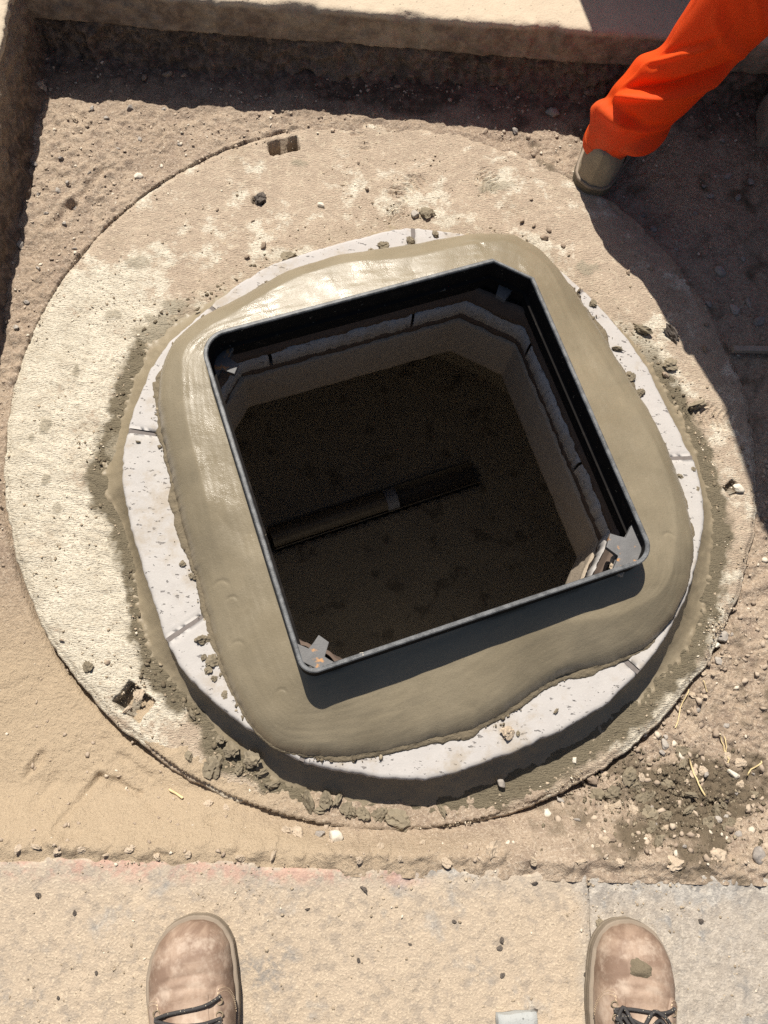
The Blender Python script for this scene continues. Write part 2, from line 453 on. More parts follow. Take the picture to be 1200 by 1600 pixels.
def square(half, corners, n=10):
    """outline of a square with per-corner radius ('c' + size = chamfer), counter-clockwise from bottom right"""
    P = []
    for k, (sx, sy) in enumerate(((1, -1), (1, 1), (-1, 1), (-1, -1))):
        c = corners[k]; a0 = -90 + 90 * k
        if isinstance(c, str):
            d = float(c[1:]) + (half - FH)
            q = [(sx * half, sy * (half - d)), (sx * (half - d), sy * half)]
            if k in (0, 2): q = q[::-1]
            P += q
        else:
            c = max(0.004, c + (half - FH))
            for i in range(n):
                a = R(a0 + 90 * i / (n - 1))
                P.append((sx * (half - c) + c * math.cos(a), sy * (half - c) + c * math.sin(a)))
    P = np.array(P); ca, sa = math.cos(FA), math.sin(FA)
    return np.stack([P[:, 0] * ca - P[:, 1] * sa + FC[0], P[:, 0] * sa + P[:, 1] * ca + FC[1]], 1)

def polar(poly, th):
    """radius of a star-shaped closed polygon about FC at angles th"""
    P = np.array(poly, float) - FC; Q = np.roll(P, -1, 0)
    d = np.stack([np.cos(th), np.sin(th)], 1); out = np.zeros(len(th))
    for p, q in zip(P, Q):
        e = q - p
        den = d[:, 0] * e[1] - d[:, 1] * e[0]
        den = np.where(np.abs(den) < 1e-12, 1e-12, den)
        r = (p[0] * e[1] - p[1] * e[0]) / den
        u = (p[0] * d[:, 1] - p[1] * d[:, 0]) / den
        ok = (r > 0) & (u >= -1e-6) & (u <= 1 + 1e-6)
        out = np.where(ok, np.maximum(out, r), out)
    return out

def smooth_closed(r, k):
    w = np.hanning(k + 2)[1:-1]; w /= w.sum()
    e = np.concatenate([r[-k:], r, r[:k]])
    return np.convolve(e, w, 'same')[k:-k]

def circle_r(th, rad):
    """radius about FC of the slab's circle (centred on the origin)"""
    d = np.stack([np.cos(th), np.sin(th)], 1); b = d @ FC
    return -b + np.sqrt(b * b - FC @ FC + rad * rad)

FRAME_CORNERS = (0.036, 'c0.058', 0.046, 0.026)
OPEN_CORNERS = ('c0.085', 'c0.090', 'c0.060', 'c0.085')
ring_out = [(-0.425, 0.117), (-0.451, 0.063), (-0.473, -0.021), (-0.482, -0.095), (-0.478, -0.155), (-0.450, -0.247), (-0.409, -0.346), (-0.373, -0.431), (-0.339, -0.482), (-0.288, -0.527), (-0.212, -0.580), (-0.137, -0.619), (-0.064, -0.632), (-0.002, -0.640), (0.065, -0.641), (0.123, -0.626), (0.208, -0.595), (0.295, -0.556), (0.373, -0.510), (0.431, -0.457), (0.480, -0.398), (0.527, -0.317), (0.552, -0.246), (0.568, -0.186), (0.571, -0.125), (0.560, -0.057), (0.525, 0.025), (0.483, 0.129), (0.452, 0.182), (0.411, 0.235), (0.369, 0.284), (0.313, 0.335), (0.243, 0.374), (0.160, 0.395), (0.083, 0.401), (0.025, 0.404), (-0.032, 0.389), (-0.106, 0.360), (-0.179, 0.331), (-0.251, 0.296), (-0.297, 0.260), (-0.342, 0.216), (-0.385, 0.164)]
collar_out = [(-0.431, 0.030), (-0.429, -0.020), (-0.412, -0.081), (-0.386, -0.164), (-0.354, -0.266), (-0.326, -0.332), (-0.305, -0.397), (-0.277, -0.470), (-0.252, -0.521), (-0.217, -0.570), (-0.179, -0.601), (-0.127, -0.611), (-0.065, -0.610), (-0.004, -0.601), (0.080, -0.578), (0.143, -0.561), (0.197, -0.534), (0.241, -0.501), (0.285, -0.473), (0.330, -0.457), (0.386, -0.442), (0.443, -0.416), (0.495, -0.363), (0.528, -0.301), (0.543, -0.236), (0.539, -0.177), (0.528, -0.116), (0.504, -0.043), (0.472, 0.033), (0.445, 0.084), (0.417, 0.136), (0.388, 0.200), (0.353, 0.263), (0.311, 0.324), (0.274, 0.365), (0.223, 0.389), (0.146, 0.385), (0.070, 0.367), (-0.030, 0.338), (-0.129, 0.309), (-0.213, 0.272), (-0.271, 0.235), (-0.328, 0.194), (-0.383, 0.148), (-0.414, 0.106), (-0.428, 0.066)]
skirt_out = [(-0.462, 0.204), (-0.498, 0.139), (-0.514, 0.063), (-0.526, -0.004), (-0.535, -0.056), (-0.545, -0.114), (-0.538, -0.157), (-0.499, -0.210), (-0.471, -0.275), (-0.454, -0.344), (-0.438, -0.406), (-0.407, -0.471), (-0.367, -0.513), (-0.318, -0.549), (-0.286, -0.606), (-0.213, -0.645), (-0.135, -0.691), (-0.038, -0.712), (0.048, -0.710), (0.135, -0.693), (0.223, -0.660), (0.314, -0.615), (0.383, -0.576), (0.455, -0.519), (0.518, -0.461), (0.564, -0.408), (0.597, -0.342), (0.619, -0.262), (0.640, -0.187), (0.641, -0.123), (0.627, -0.058), (0.605, 0.014), (0.572, 0.095), (0.538, 0.168), (0.502, 0.233), (0.455, 0.289), (0.401, 0.345), (0.338, 0.402), (0.262, 0.441), (0.174, 0.465), (0.092, 0.473), (0.032, 0.476), (-0.028, 0.459), (-0.107, 0.428), (-0.184, 0.394), (-0.260, 0.357), (-0.315, 0.318), (-0.369, 0.275), (-0.422, 0.235)]

# ------------------------------------------------------------------ ground: trench floor as one relief sheet
def soil_base(x, y):
    th = np.arctan2(y, x); r = np.hypot(x, y)
    key_a = np.radians([-180, -160, -140, -115, -95, -70, -50, -30, -5, 25, 60, 90, 130, 160, 180])
    key_z = [-0.010, -0.022, -0.034, -0.020, -0.002, -0.022, -0.028, -0.022, -0.012, -0.010, -0.012, 0.001, -0.004, -0.006, -0.010]
    z = np.interp(th, key_a, key_z)
    z = z * sstep(0.95, 0.74, r) + (-0.008) * (1 - sstep(0.95, 0.74, r))
    z = z + (0.046 - z) * sstep(-0.66, -0.765, y) * sstep(0.715, 0.76, r)
    z = z + 0.016 * sstep(0.74, 0.84, y) + 0.010 * sstep(-0.765, -0.80, x)
    return z

def soil_z(x, y):
    x = np.asarray(x, float); y = np.asarray(y, float)
    z = soil_base(x, y)
    smooth_l = sstep(-0.15, -0.35, x) * sstep(-0.2, -0.4, y)          # trodden sand by the left boot
    rough_r = sstep(0.2, 0.5, x) * sstep(0.2, -0.25, y)
    a = 1.15 - 0.65 * smooth_l + 0.45 * rough_r + 0.25 * sstep(-0.35, -0.6, x) * sstep(-0.2, 0.1, y)
    z = z + a * (0.0065 * fbm(x, y, 7, 4, 3) + 0.0034 * fbm(x, y, 34, 4, 11, 0.6))
    lump = np.clip(0.55 - worley(x, y, 42, 5), 0, 1)
    z = z + a * 0.0075 * lump * sstep(0.45, 0.62, vn2(x * 16, y * 16, 9))
    z = z + a * 0.0045 * np.clip(0.5 - worley(x, y, 105, 15), 0, 1) * sstep(0.35, 0.6, vn2(x * 9, y * 9, 19))
    z = z + rough_r * (0.010 * np.clip(0.55 - worley(x + 0.006 * fbm(x, y, 40, 2, 17), y, 52, 16), 0, 1) * vn2(x * 25, y * 25, 18) + 0.006 * np.clip(0.5 - worley(x, y, 125, 20), 0, 1) + 0.0016 * fbm(x, y, 160, 2, 21))
    z = z + 0.0012 * fbm(x, y, 150, 2, 22) * (1 - 0.5 * smooth_l)
    # crumbly bank against the front kerb
    bank = np.exp(-((y + 0.757) / 0.016) ** 2)
    z = z + bank * (0.004 + 0.013 * np.clip(fbm(x, y, 45, 3, 41) + 0.15, 0, 1))
    # damp spoil heap on the right
    hp = np.exp(-(((x - 0.50) / 0.16) ** 2 + ((y + 0.67) / 0.075) ** 2))
    z = z + hp * (0.006 + 0.030 * np.clip(0.62 - worley(x + 0.01 * fbm(x, y, 30, 2, 24), y, 34, 23), 0, 1) * vn2(x * 20, y * 20, 25) + 0.014 * np.clip(0.6 - worley(x, y, 95, 26), 0, 1) + 0.004 * fbm(x, y, 150, 2, 27))
    # a dragged rut at the left
    for (x0, y0, x1, y1, w, d) in RUTS:
        ex, ey = x1 - x0, y1 - y0; L2 = ex * ex + ey * ey
        u = np.clip(((x - x0) * ex + (y - y0) * ey) / L2, 0, 1)
        wob = 0.003 * (vn2(u * 3 + x0 * 50, u * 0 + 3.3, 77) - 0.5)
        dist = np.hypot(x - x0 - u * ex, y - y0 - u * ey) + wob + 0.006 * fbm(x, y, 38, 3, 78)
        z = z - d * np.exp(-(dist / w) ** 2) + 0.35 * d * np.exp(-((dist - 1.8 * w) / w) ** 2)
    return z

_ruts = [(-0.702, 0.402), (-0.667, 0.457), (-0.667, 0.457), (-0.616, 0.544), (-0.477, -0.653), (-0.524, -0.729), (-0.477, -0.653), (-0.406, -0.676), (-0.575, -0.620), (-0.596, -0.656), (-0.390, -0.583), (-0.296, -0.668), (-0.676, -0.237), (-0.610, -0.385), (-0.524, -0.729), (-0.487, -0.738), (-0.406, -0.676), (-0.377, -0.697), (-0.569, -0.695), (-0.544, -0.655), (-0.282, -0.713), (-0.186, -0.731), (-0.450, -0.616), (-0.393, -0.650)]
RUTS = [(*_ruts[2 * i], *_ruts[2 * i + 1], w, d) for i, (w, d) in enumerate(((0.009, 0.008), (0.008, 0.006), (0.007, 0.006), (0.007, 0.006), (0.006, 0.006), (0.008, 0.004), (0.010, 0.008), (0.006, 0.003), (0.007, 0.003), (0.008, 0.003), (0.008, 0.005), (0.006, 0.003)))]

gx = np.arange(-0.83, 1.12, 0.0031); gy = np.arange(-0.79, 0.880, 0.0031)
GX, GY = np.meshgrid(gx, gy)
GZ = soil_z(GX, GY)
rr = np.hypot(GX, GY)
key = np.radians([-180, -150, -132, -120, -95, -75, -62, -40, 0, 30, 50, 75, 100, 125, 150, 180])
reach = np.interp(np.arctan2(GY, GX), key, [-0.03, -0.03, -0.03, 0.022, 0.050, 0.030, -0.03, -0.03, -0.03, 0.010, 0.012, 0.022, 0.022, -0.03, -0.03, -0.03])
inside = DISC_R - rr
film = -0.0015 + (reach - inside) * 0.16 + 0.0075 * fbm(GX, GY, 18, 4, 301, 0.6) + 0.004 * np.clip(0.5 - worley(GX, GY, 85, 302), 0, 1)
film = np.minimum(film, 0.006 + 0.004 * fbm(GX, GY, 60, 3, 303))
GZ = np.where(rr < DISC_R - 0.002, np.where(inside < 0.10, np.where(reach > -0.012, film, -0.035), -0.035), GZ)
_nx, _ny = (-0.248, 0.636)
GZ = np.where(np.hypot(GX - _nx, GY - _ny) < 0.036, np.minimum(GZ, -0.065), GZ)
# gap along the broken slab edge, lower left and lower right
tha = np.degrees(np.arctan2(GY, GX))
gap = (sstep(-172, -160, tha) * sstep(-118, -128, tha) + sstep(-78, -66, tha) * sstep(-12, -22, tha)) * (0.5 + 0.8 * vn2(tha * 0.22, tha * 0, 4))
GZ = GZ - 0.022 * gap * np.exp(-((rr - DISC_R - 0.004) / 0.009) ** 2)
sand = np.clip(sstep(-0.02, -0.30, GX) * sstep(-0.25, -0.5, GY) + 0.7 * sstep(-0.70, -0.75, GY) * sstep(0.3, 0.0, GX), 0, 1)
dampn = fbm(GX, GY, 24, 4, 61)
damp = sstep(0.05, 0.45, np.exp(-(((GX - 0.52) / 0.11) ** 2 + ((GY + 0.665) / 0.062) ** 2)) + 0.55 * dampn) * (GX > 0.25)
damp = np.maximum(damp, 0.8 * sstep(0.25, 0.5, np.exp(-(((GX - 0.42) / 0.05) ** 2 + ((GY + 0.60) / 0.03) ** 2)) + 0.3 * dampn))
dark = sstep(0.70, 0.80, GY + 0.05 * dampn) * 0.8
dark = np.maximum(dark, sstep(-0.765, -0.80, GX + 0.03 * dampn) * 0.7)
damp = np.maximum(damp, sstep(0.35, 0.6, np.exp(-(((GX - 0.0) / 0.20) ** 2 + ((GY - 0.80) / 0.055) ** 2)) + 0.4 * dampn))
V = np.stack([GX, GY, GZ], -1).reshape(-1, 3)
F = grid_faces(len(gy), len(gx))
cen = V[F].mean(1)
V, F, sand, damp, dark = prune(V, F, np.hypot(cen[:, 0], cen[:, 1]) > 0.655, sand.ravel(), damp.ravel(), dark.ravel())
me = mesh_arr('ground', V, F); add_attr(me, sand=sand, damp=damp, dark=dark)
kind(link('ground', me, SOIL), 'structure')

# wider country: sheets at pavement and road level
def sheet(name, x0, x1, y0, y1, z, m):
    me = mesh_arr(name, [(x0, y0, z), (x1, y0, z), (x1, y1, z), (x0, y1, z)], [(0, 1, 2, 3)], False)
    return kind(link(name, me, m), 'structure')
ROAD = plain('asphalt', (0.09, 0.085, 0.08), 0.95, 0.2, 0.3, 40)
sheet('road', -150, 150, -150, -1.10, 0.036, ROAD)
sheet('pavement', -150, 150, 1.30, 150, Z_PAVE, PALE)
sheet('pavement', -150, X_LEFT - 0.40, -1.10, 1.30, Z_PAVE - 0.01, PALE)
sheet('pavement', X_RIGHT + 0.40, 150, -1.10, 1.30, Z_PAVE - 0.01, PALE)

# far trench side: pavement concrete above, crumbling sub-base below
def section(name, path, us, to_world, m, disp, attrs=None, flip=False, parent=None):
    """sweep a profile path (list of (a, z)) along u; disp(u, s, a, z) -> (a, z) arrays"""
    P = np.array(path, float); L = np.concatenate([[0], np.cumsum(np.hypot(*np.diff(P, axis=0).T))])
    s = np.arange(0, L[-1], 0.004); s[-1] = L[-1]
    a = np.interp(s, L, P[:, 0]); z = np.interp(s, L, P[:, 1])
    U, A = np.meshgrid(us, a); _, Zz = np.meshgrid(us, z); _, S = np.meshgrid(us, s)
    A, Zz = disp(U, S, A, Zz)
    V = np.stack(to_world(U, A, Zz), -1).reshape(-1, 3)
    me = mesh_arr(name, V, grid_faces(len(s), len(us), flip=flip))
    if attrs: add_attr(me, **{k: fn(U, S, A, Zz) for k, fn in attrs.items()})
    return link(name, me, m, parent)

xs = np.arange(-0.83, 1.50, 0.0045)
def d_far(u, s, a, z):
    chip = sstep(0.52, 0.72, vn2(u * 14, u * 0 + 1.5, 3)) * 0.010 + 0.0045 * fbm(u, s, 60, 3, 8)
    face = sstep(Z_PAVE - 0.002, Z_PAVE - 0.02, z)
    edge = np.exp(-((a - Y_FAR) / 0.012) ** 2)
    a2 = a + face * (0.006 * fbm(u, z, 12, 4, 21) + 0.005 * fbm(u, z, 60, 4, 22, 0.65)) + edge * chip * 0.6 + 0.006 * fbm(u, u * 0, 3, 2, 31)
    z2 = z - edge * chip * 0.6 + (1 - face) * 0.0016 * fbm(u, a, 30, 4, 5)
    return a2, z2
kind(section('pavement', [(1.31, Z_PAVE), (Y_FAR + 0.008, Z_PAVE), (Y_FAR + 0.002, Z_PAVE - 0.003), (Y_FAR, Z_PAVE - 0.010), (Y_FAR + 0.004, 0.085), (Y_FAR + 0.03, 0.080)], xs,
             lambda u, a, z: (u, a, z), PALE, d_far, {'dirt': lambda u, s, a, z: sstep(Z_PAVE - 0.004, Z_PAVE - 0.018, z) * 0.95}), 'structure')
def d_sub(u, s, a, z):
    big = 0.020 * fbm(u, z, 11, 3, 51) + 0.020 * (0.5 - worley(u + 0.01 * fbm(u, z, 20, 2, 50), z * 1.3, 38, 52)) + 0.010 * (0.5 - worley(u, z * 1.3, 95, 54)) + 0.005 * fbm(u, z, 120, 3, 53)
    return a + big, z + 0.004 * fbm(u, z, 40, 2, 55)
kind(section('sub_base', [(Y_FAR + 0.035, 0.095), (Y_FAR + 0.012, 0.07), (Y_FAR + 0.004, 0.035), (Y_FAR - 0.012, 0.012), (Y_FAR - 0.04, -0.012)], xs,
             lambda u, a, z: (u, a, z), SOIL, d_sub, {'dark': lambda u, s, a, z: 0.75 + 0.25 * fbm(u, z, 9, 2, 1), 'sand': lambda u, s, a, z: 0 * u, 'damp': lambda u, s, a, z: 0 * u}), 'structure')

ys = np.arange(-0.80, 1.31, 0.0045)
def d_left(u, s, a, z):
    face = sstep(Z_PAVE - 0.012, Z_PAVE - 0.03, z)
    k = 0.010 * fbm(u, z, 9, 3, 71) + 0.009 * (0.5 - worley(u, z * 1.2, 30, 72)) + 0.004 * fbm(u, z, 70, 3, 73)
    return a + face * k + 0.004 * fbm(u, u * 0, 20, 3, 74), z + 0.003 * fbm(u, a, 30, 3, 75)
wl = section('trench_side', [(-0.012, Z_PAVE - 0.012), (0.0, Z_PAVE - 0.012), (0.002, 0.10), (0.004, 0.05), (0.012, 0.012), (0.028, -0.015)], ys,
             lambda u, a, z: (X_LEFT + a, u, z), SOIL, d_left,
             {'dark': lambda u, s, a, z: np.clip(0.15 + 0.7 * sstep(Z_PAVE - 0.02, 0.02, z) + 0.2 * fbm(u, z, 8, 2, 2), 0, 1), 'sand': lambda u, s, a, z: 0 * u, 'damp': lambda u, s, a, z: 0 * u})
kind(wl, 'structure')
kind(section('pavement', [(-0.42, Z_PAVE - 0.005), (-0.010, Z_PAVE), (0.0, Z_PAVE - 0.004), (0.001, Z_PAVE - 0.020), (-0.012, Z_PAVE - 0.022)], ys, lambda u, a, z: (X_LEFT + a, u, z), PALE, lambda u, s, a, z: (a + 0.006 * fbm(u, u * 0, 20, 4, 74) + 0.002 * fbm(u, z, 80, 3, 76), z + 0.0012 * fbm(u, a, 40, 3, 77))), 'structure')
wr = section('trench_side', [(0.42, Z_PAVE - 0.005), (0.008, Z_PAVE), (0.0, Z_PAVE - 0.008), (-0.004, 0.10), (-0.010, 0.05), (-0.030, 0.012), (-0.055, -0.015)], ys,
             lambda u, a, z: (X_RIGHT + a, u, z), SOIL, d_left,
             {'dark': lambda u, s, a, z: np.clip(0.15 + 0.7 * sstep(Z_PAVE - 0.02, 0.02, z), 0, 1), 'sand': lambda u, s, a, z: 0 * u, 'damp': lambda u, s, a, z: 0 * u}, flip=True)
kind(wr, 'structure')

# ------------------------------------------------------------------ front kerb: three stones
kerb = kind(empty('kerb', (0, 0, 0)), 'structure')
kerb['label'] = 'worn concrete kerb with traces of red paint under the two brown boots'
def kerb_stone(x0, x1, seed):
    nx = int((x1 - x0) / 0.005); prof = [(-0.767, -0.03), (-0.767, 0.030), (-0.7685, 0.043), (-0.772, 0.0475), (-0.779, 0.0498)]
    prof += [(-0.779 - 0.005 * i, Z_KERB) for i in range(1, 65)] + [(-1.105, 0.046), (-1.11, 0.03), (-1.11, -0.03)]
    P = np.array(prof); U, A = np.meshgrid(np.linspace(x0, x1, nx), P[:, 0]); _, Zz = np.meshgrid(U[0], P[:, 1])
    e = np.minimum(U - x0, x1 - U); Zz = Zz - (0.0015 + 0.0035 * vn2(A * 60, U * 3, seed)) * np.exp(-(e / 0.003) ** 2) * (Zz > 0.02)
    rim = np.exp(-((A + 0.770) / 0.008) ** 2)
    ch = rim * sstep(0.5, 0.75, vn2(U * 22, U * 0 + seed, 5)) * 0.008
    Zz = Zz + (Zz > 0.02) * (0.0014 * fbm(U, A, 14, 4, seed) + 0.0009 * fbm(U, A, 90, 3, seed + 3)) - ch
    pit = np.clip(0.30 - worley(U, A, 60, seed + 9), 0, 1) * sstep(0.6, 0.8, vn2(U * 20, A * 20, seed))
    Zz = Zz - pit * 0.010 * (A < -0.78)
    A = A - ch * 0.6 + 0.0016 * fbm(U, Zz, 40, 3, seed + 1)
    V = np.stack([U, A, Zz], -1).reshape(-1, 3)
    me = mesh_arr('kerb_stone', V, grid_faces(len(P), nx, flip=True))
    return link('kerb_stone', me, KERB, kerb)
kerb_stone(-1.535, -0.6005, 1); kerb_stone(-0.600, 0.3355, 2); kerb_stone(0.336, 1.27, 3)

# ------------------------------------------------------------------ round concrete cover slab
TH = np.linspace(-math.pi, math.pi, 1501)[:-1]
r_ring = smooth_closed(polar(ring_out, TH), 9)
r_skirt = smooth_closed(polar(skirt_out, TH), 9)
r_collar = smooth_closed(polar(collar_out, TH), 21)
r_open = polar(square(FH - 0.003, OPEN_CORNERS), TH)
r_frame = polar(square(FH, FRAME_CORNERS), TH)
slab = empty('cover_slab', (0, 0, 0))
tag(slab, 'big round dusty concrete cover slab lying in the trench under the pale ring', 'concrete slab')

nr = 132
S = np.linspace(0, 1, nr)
chipr = 0.006 * fbm(np.cos(TH) * 1, np.sin(TH) * 1, 9, 4, 13) + 0.0025 * fbm(np.cos(TH), np.sin(TH), 60, 3, 14)
r_out = circle_r(TH, DISC_R) + chipr
RR = (r_ring * 0.90)[None, :] * (1 - S[:, None]) + r_out[None, :] * S[:, None]
X = FC[0] + RR * np.cos(TH); Y = FC[1] + RR * np.sin(TH)
dist_edge = (1 - S[:, None]) * (r_out - r_ring * 0.9)[None, :]
dust = np.clip(sstep(-0.10, 0.35, Y + 0.12 * fbm(X, Y, 5, 3, 33) - 0.15 * sstep(-0.2, -0.6, X)) * 0.9 + 0.6 * sstep(0.45, 0.65, X) * sstep(0.3, 0.0, Y) + 0.75 * sstep(-0.45, -0.62, Y), 0, 1)
dust = np.clip(dust * (0.85 + 0.7 * fbm(X, Y, 12, 4, 36)), 0, 1)
rough = 1 - 0.65 * dust
ca, sa = math.cos(R(-14)), math.sin(R(-14))
Xr, Yr = X * ca + Y * sa, -X * sa + Y * ca
Z = rough * (0.0024 * fbm(Xr * 0.40, Yr, 95, 4, 40, 0.6) + 0.0012 * fbm(X, Y, 40, 3, 43)) + 0.002 * fbm(X, Y, 6, 3, 44)
Z = Z - rough * 0.0045 * np.clip(0.33 - worley(X, Y, 60, 45), 0, 1) * sstep(0.5, 0.75, vn2(X * 13, Y * 13, 46)) * 2
Z = Z - 0.006 * sstep(0.012, 0.0, dist_edge) - 0.004 * sstep(0.03, 0.0, dist_edge) * vn2(X * 40, Y * 40, 48)
# boot tread prints in the dust
def treads(Z, c, ang, w, l, pitch, depth, chev=0.5):
    cx, cy = c; ca, sa = math.cos(R(ang)), math.sin(R(ang))
    u = (X - cx) * ca + (Y - cy) * sa; v = -(X - cx) * sa + (Y - cy) * ca
    mask = sstep(w, w * 0.7, np.abs(u)) * sstep(l, l * 0.75, np.abs(v)) * sstep(0.25, 0.55, vn2(X * 30, Y * 30, 90))
    q = (v + chev * np.abs(u)) / pitch; q = q - np.floor(q)
    return Z - depth * mask * sstep(0.15, 0.35, q) * sstep(0.95, 0.7, q)
for (c, a, w, l, p, d) in (((0.023, 0.566), -28, 0.034, 0.055, 0.013, 0.0060), ((-0.109, 0.648), 30, 0.05, 0.03, 0.014, 0.0052), ((0.188, 0.580), 60, 0.035, 0.03, 0.010, 0.0052),
                           ((0.648, 0.065), 80, 0.03, 0.09, 0.012, 0.0048), ((0.189, 0.696), -20, 0.06, 0.02, 0.012, 0.0048), ((-0.002, 0.492), 25, 0.03, 0.02, 0.008, 0.0052)):
    Z = treads(Z, c, a, w, l, p, d)
# lifting notches and knocked holes, their shade also painted dark into the colour
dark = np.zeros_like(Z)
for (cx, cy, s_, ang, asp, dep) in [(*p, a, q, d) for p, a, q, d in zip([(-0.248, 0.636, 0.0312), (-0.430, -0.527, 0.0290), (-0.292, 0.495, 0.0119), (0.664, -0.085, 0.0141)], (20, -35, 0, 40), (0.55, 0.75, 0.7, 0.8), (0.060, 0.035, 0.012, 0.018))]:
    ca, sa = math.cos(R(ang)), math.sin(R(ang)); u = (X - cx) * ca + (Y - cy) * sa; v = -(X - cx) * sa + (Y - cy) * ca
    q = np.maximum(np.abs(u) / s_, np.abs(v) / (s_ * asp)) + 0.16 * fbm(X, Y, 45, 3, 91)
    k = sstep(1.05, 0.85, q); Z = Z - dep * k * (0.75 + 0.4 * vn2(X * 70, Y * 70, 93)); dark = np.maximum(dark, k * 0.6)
# mortar splashes
splat = np.zeros_like(Z)
for (cx, cy, s_, asp) in [(-0.517, 0.330, 0.0252, 0.7), (-0.555, 0.212, 0.0172, 0.8), (-0.652, -0.030, 0.0151, 1.0), (-0.670, -0.054, 0.0069, 1.5), (-0.632, -0.134, 0.0091, 1.2), (-0.606, -0.191, 0.0102, 0.9), (-0.609, 0.084, 0.0072, 1.8), (0.396, 0.383, 0.0219, 0.7), (-0.216, 0.594, 0.0175, 0.7), (0.209, 0.573, 0.0417, 0.45), (-0.461, 0.197, 0.0321, 0.9), (-0.477, 0.172, 0.0392, 0.8), (-0.441, 0.237, 0.0249, 0.7), (-0.516, -0.068, 0.0210, 1.4)]:
    q = np.hypot((X - cx) / s_, (Y - cy) / (s_ * asp)) + 0.9 * fbm(X, Y, 55, 4, 95, 0.6)
    k = sstep(1.1, 0.6, q) * (0.55 + 0.45 * vn2(X * 20, Y * 20, 96)); splat = np.maximum(splat, k); Z = Z + 0.0018 * k
wet = sstep(0.026, 0.004, RR - (r_skirt + 0.010 * fbm(np.cos(TH) * 1, np.sin(TH), 14, 4, 97))[None, :] + 0.014 * fbm(X, Y, 60, 3, 98)) * (0.95 * sstep(0.28, 0.12, Y) + 0.15)
wet = np.clip(wet, 0, 1)
V = np.stack([X, Y, Z], -1).reshape(-1, 3)
low = np.stack([X[-1] * 1.004, Y[-1] * 1.004, -0.05 + 0 * X[-1]], -1); mid_ = np.stack([X[-1] * 1.005, Y[-1] * 1.005, Z[-1] - 0.006], -1)
V = np.vstack([V, mid_, low])
ext = lambda a: np.concatenate([a.ravel(), a[-1], a[-1]])
me = mesh_arr('slab_top', V, grid_faces(nr + 2, len(TH), wrap=True, flip=True))
add_attr(me, dust=ext(dust), wet=ext(wet), splat=ext(splat), dark=ext(dark))
link('slab_top', me, SLAB, slab)
# inner wall of the opening and underside of the slab
T2 = np.linspace(-math.pi, math.pi, 481)[:-1]
ro2 = polar(square(FH - 0.003, OPEN_CORNERS), T2)
def loft(name, rows, m, parent, th=T2, flip=False, noise=0.0, seed=0):
    Vs = []
    for i, (r, z) in enumerate(rows):
        rr_ = r + noise * fbm(np.cos(th) * 3, np.sin(th) * 3 + z * 8, 6, 4, seed)
        zz = z if hasattr(z, '__len__') else z + 0 * th
        Vs.append(np.stack([FC[0] + rr_ * np.cos(th), FC[1] + rr_ * np.sin(th), zz], -1))
    me = mesh_arr(name, np.vstack(Vs), grid_faces(len(rows), len(th), wrap=True, flip=flip))
    return link(name, me, m, parent)
wob = 0.004 * fbm(np.cos(T2) * 2, np.sin(T2) * 2, 9, 4, 101)
zz = np.linspace(0.004, -0.128, 14)
loft('opening_wall', [(ro2 + 0.012, 0.006)] + [(ro2 - 0.004 * (i == 0) * 0 + 0.0, z + (wob if i == 0 else 0 * wob)) for i, z in enumerate(zz)] + [(ro2 + 0.004, -0.134 + wob * 0.5), (ro2 + 0.05, -0.136), (ro2 * 0 + 0.95, -0.137)], BUFF, slab, flip=False, noise=0.0022, seed=102)

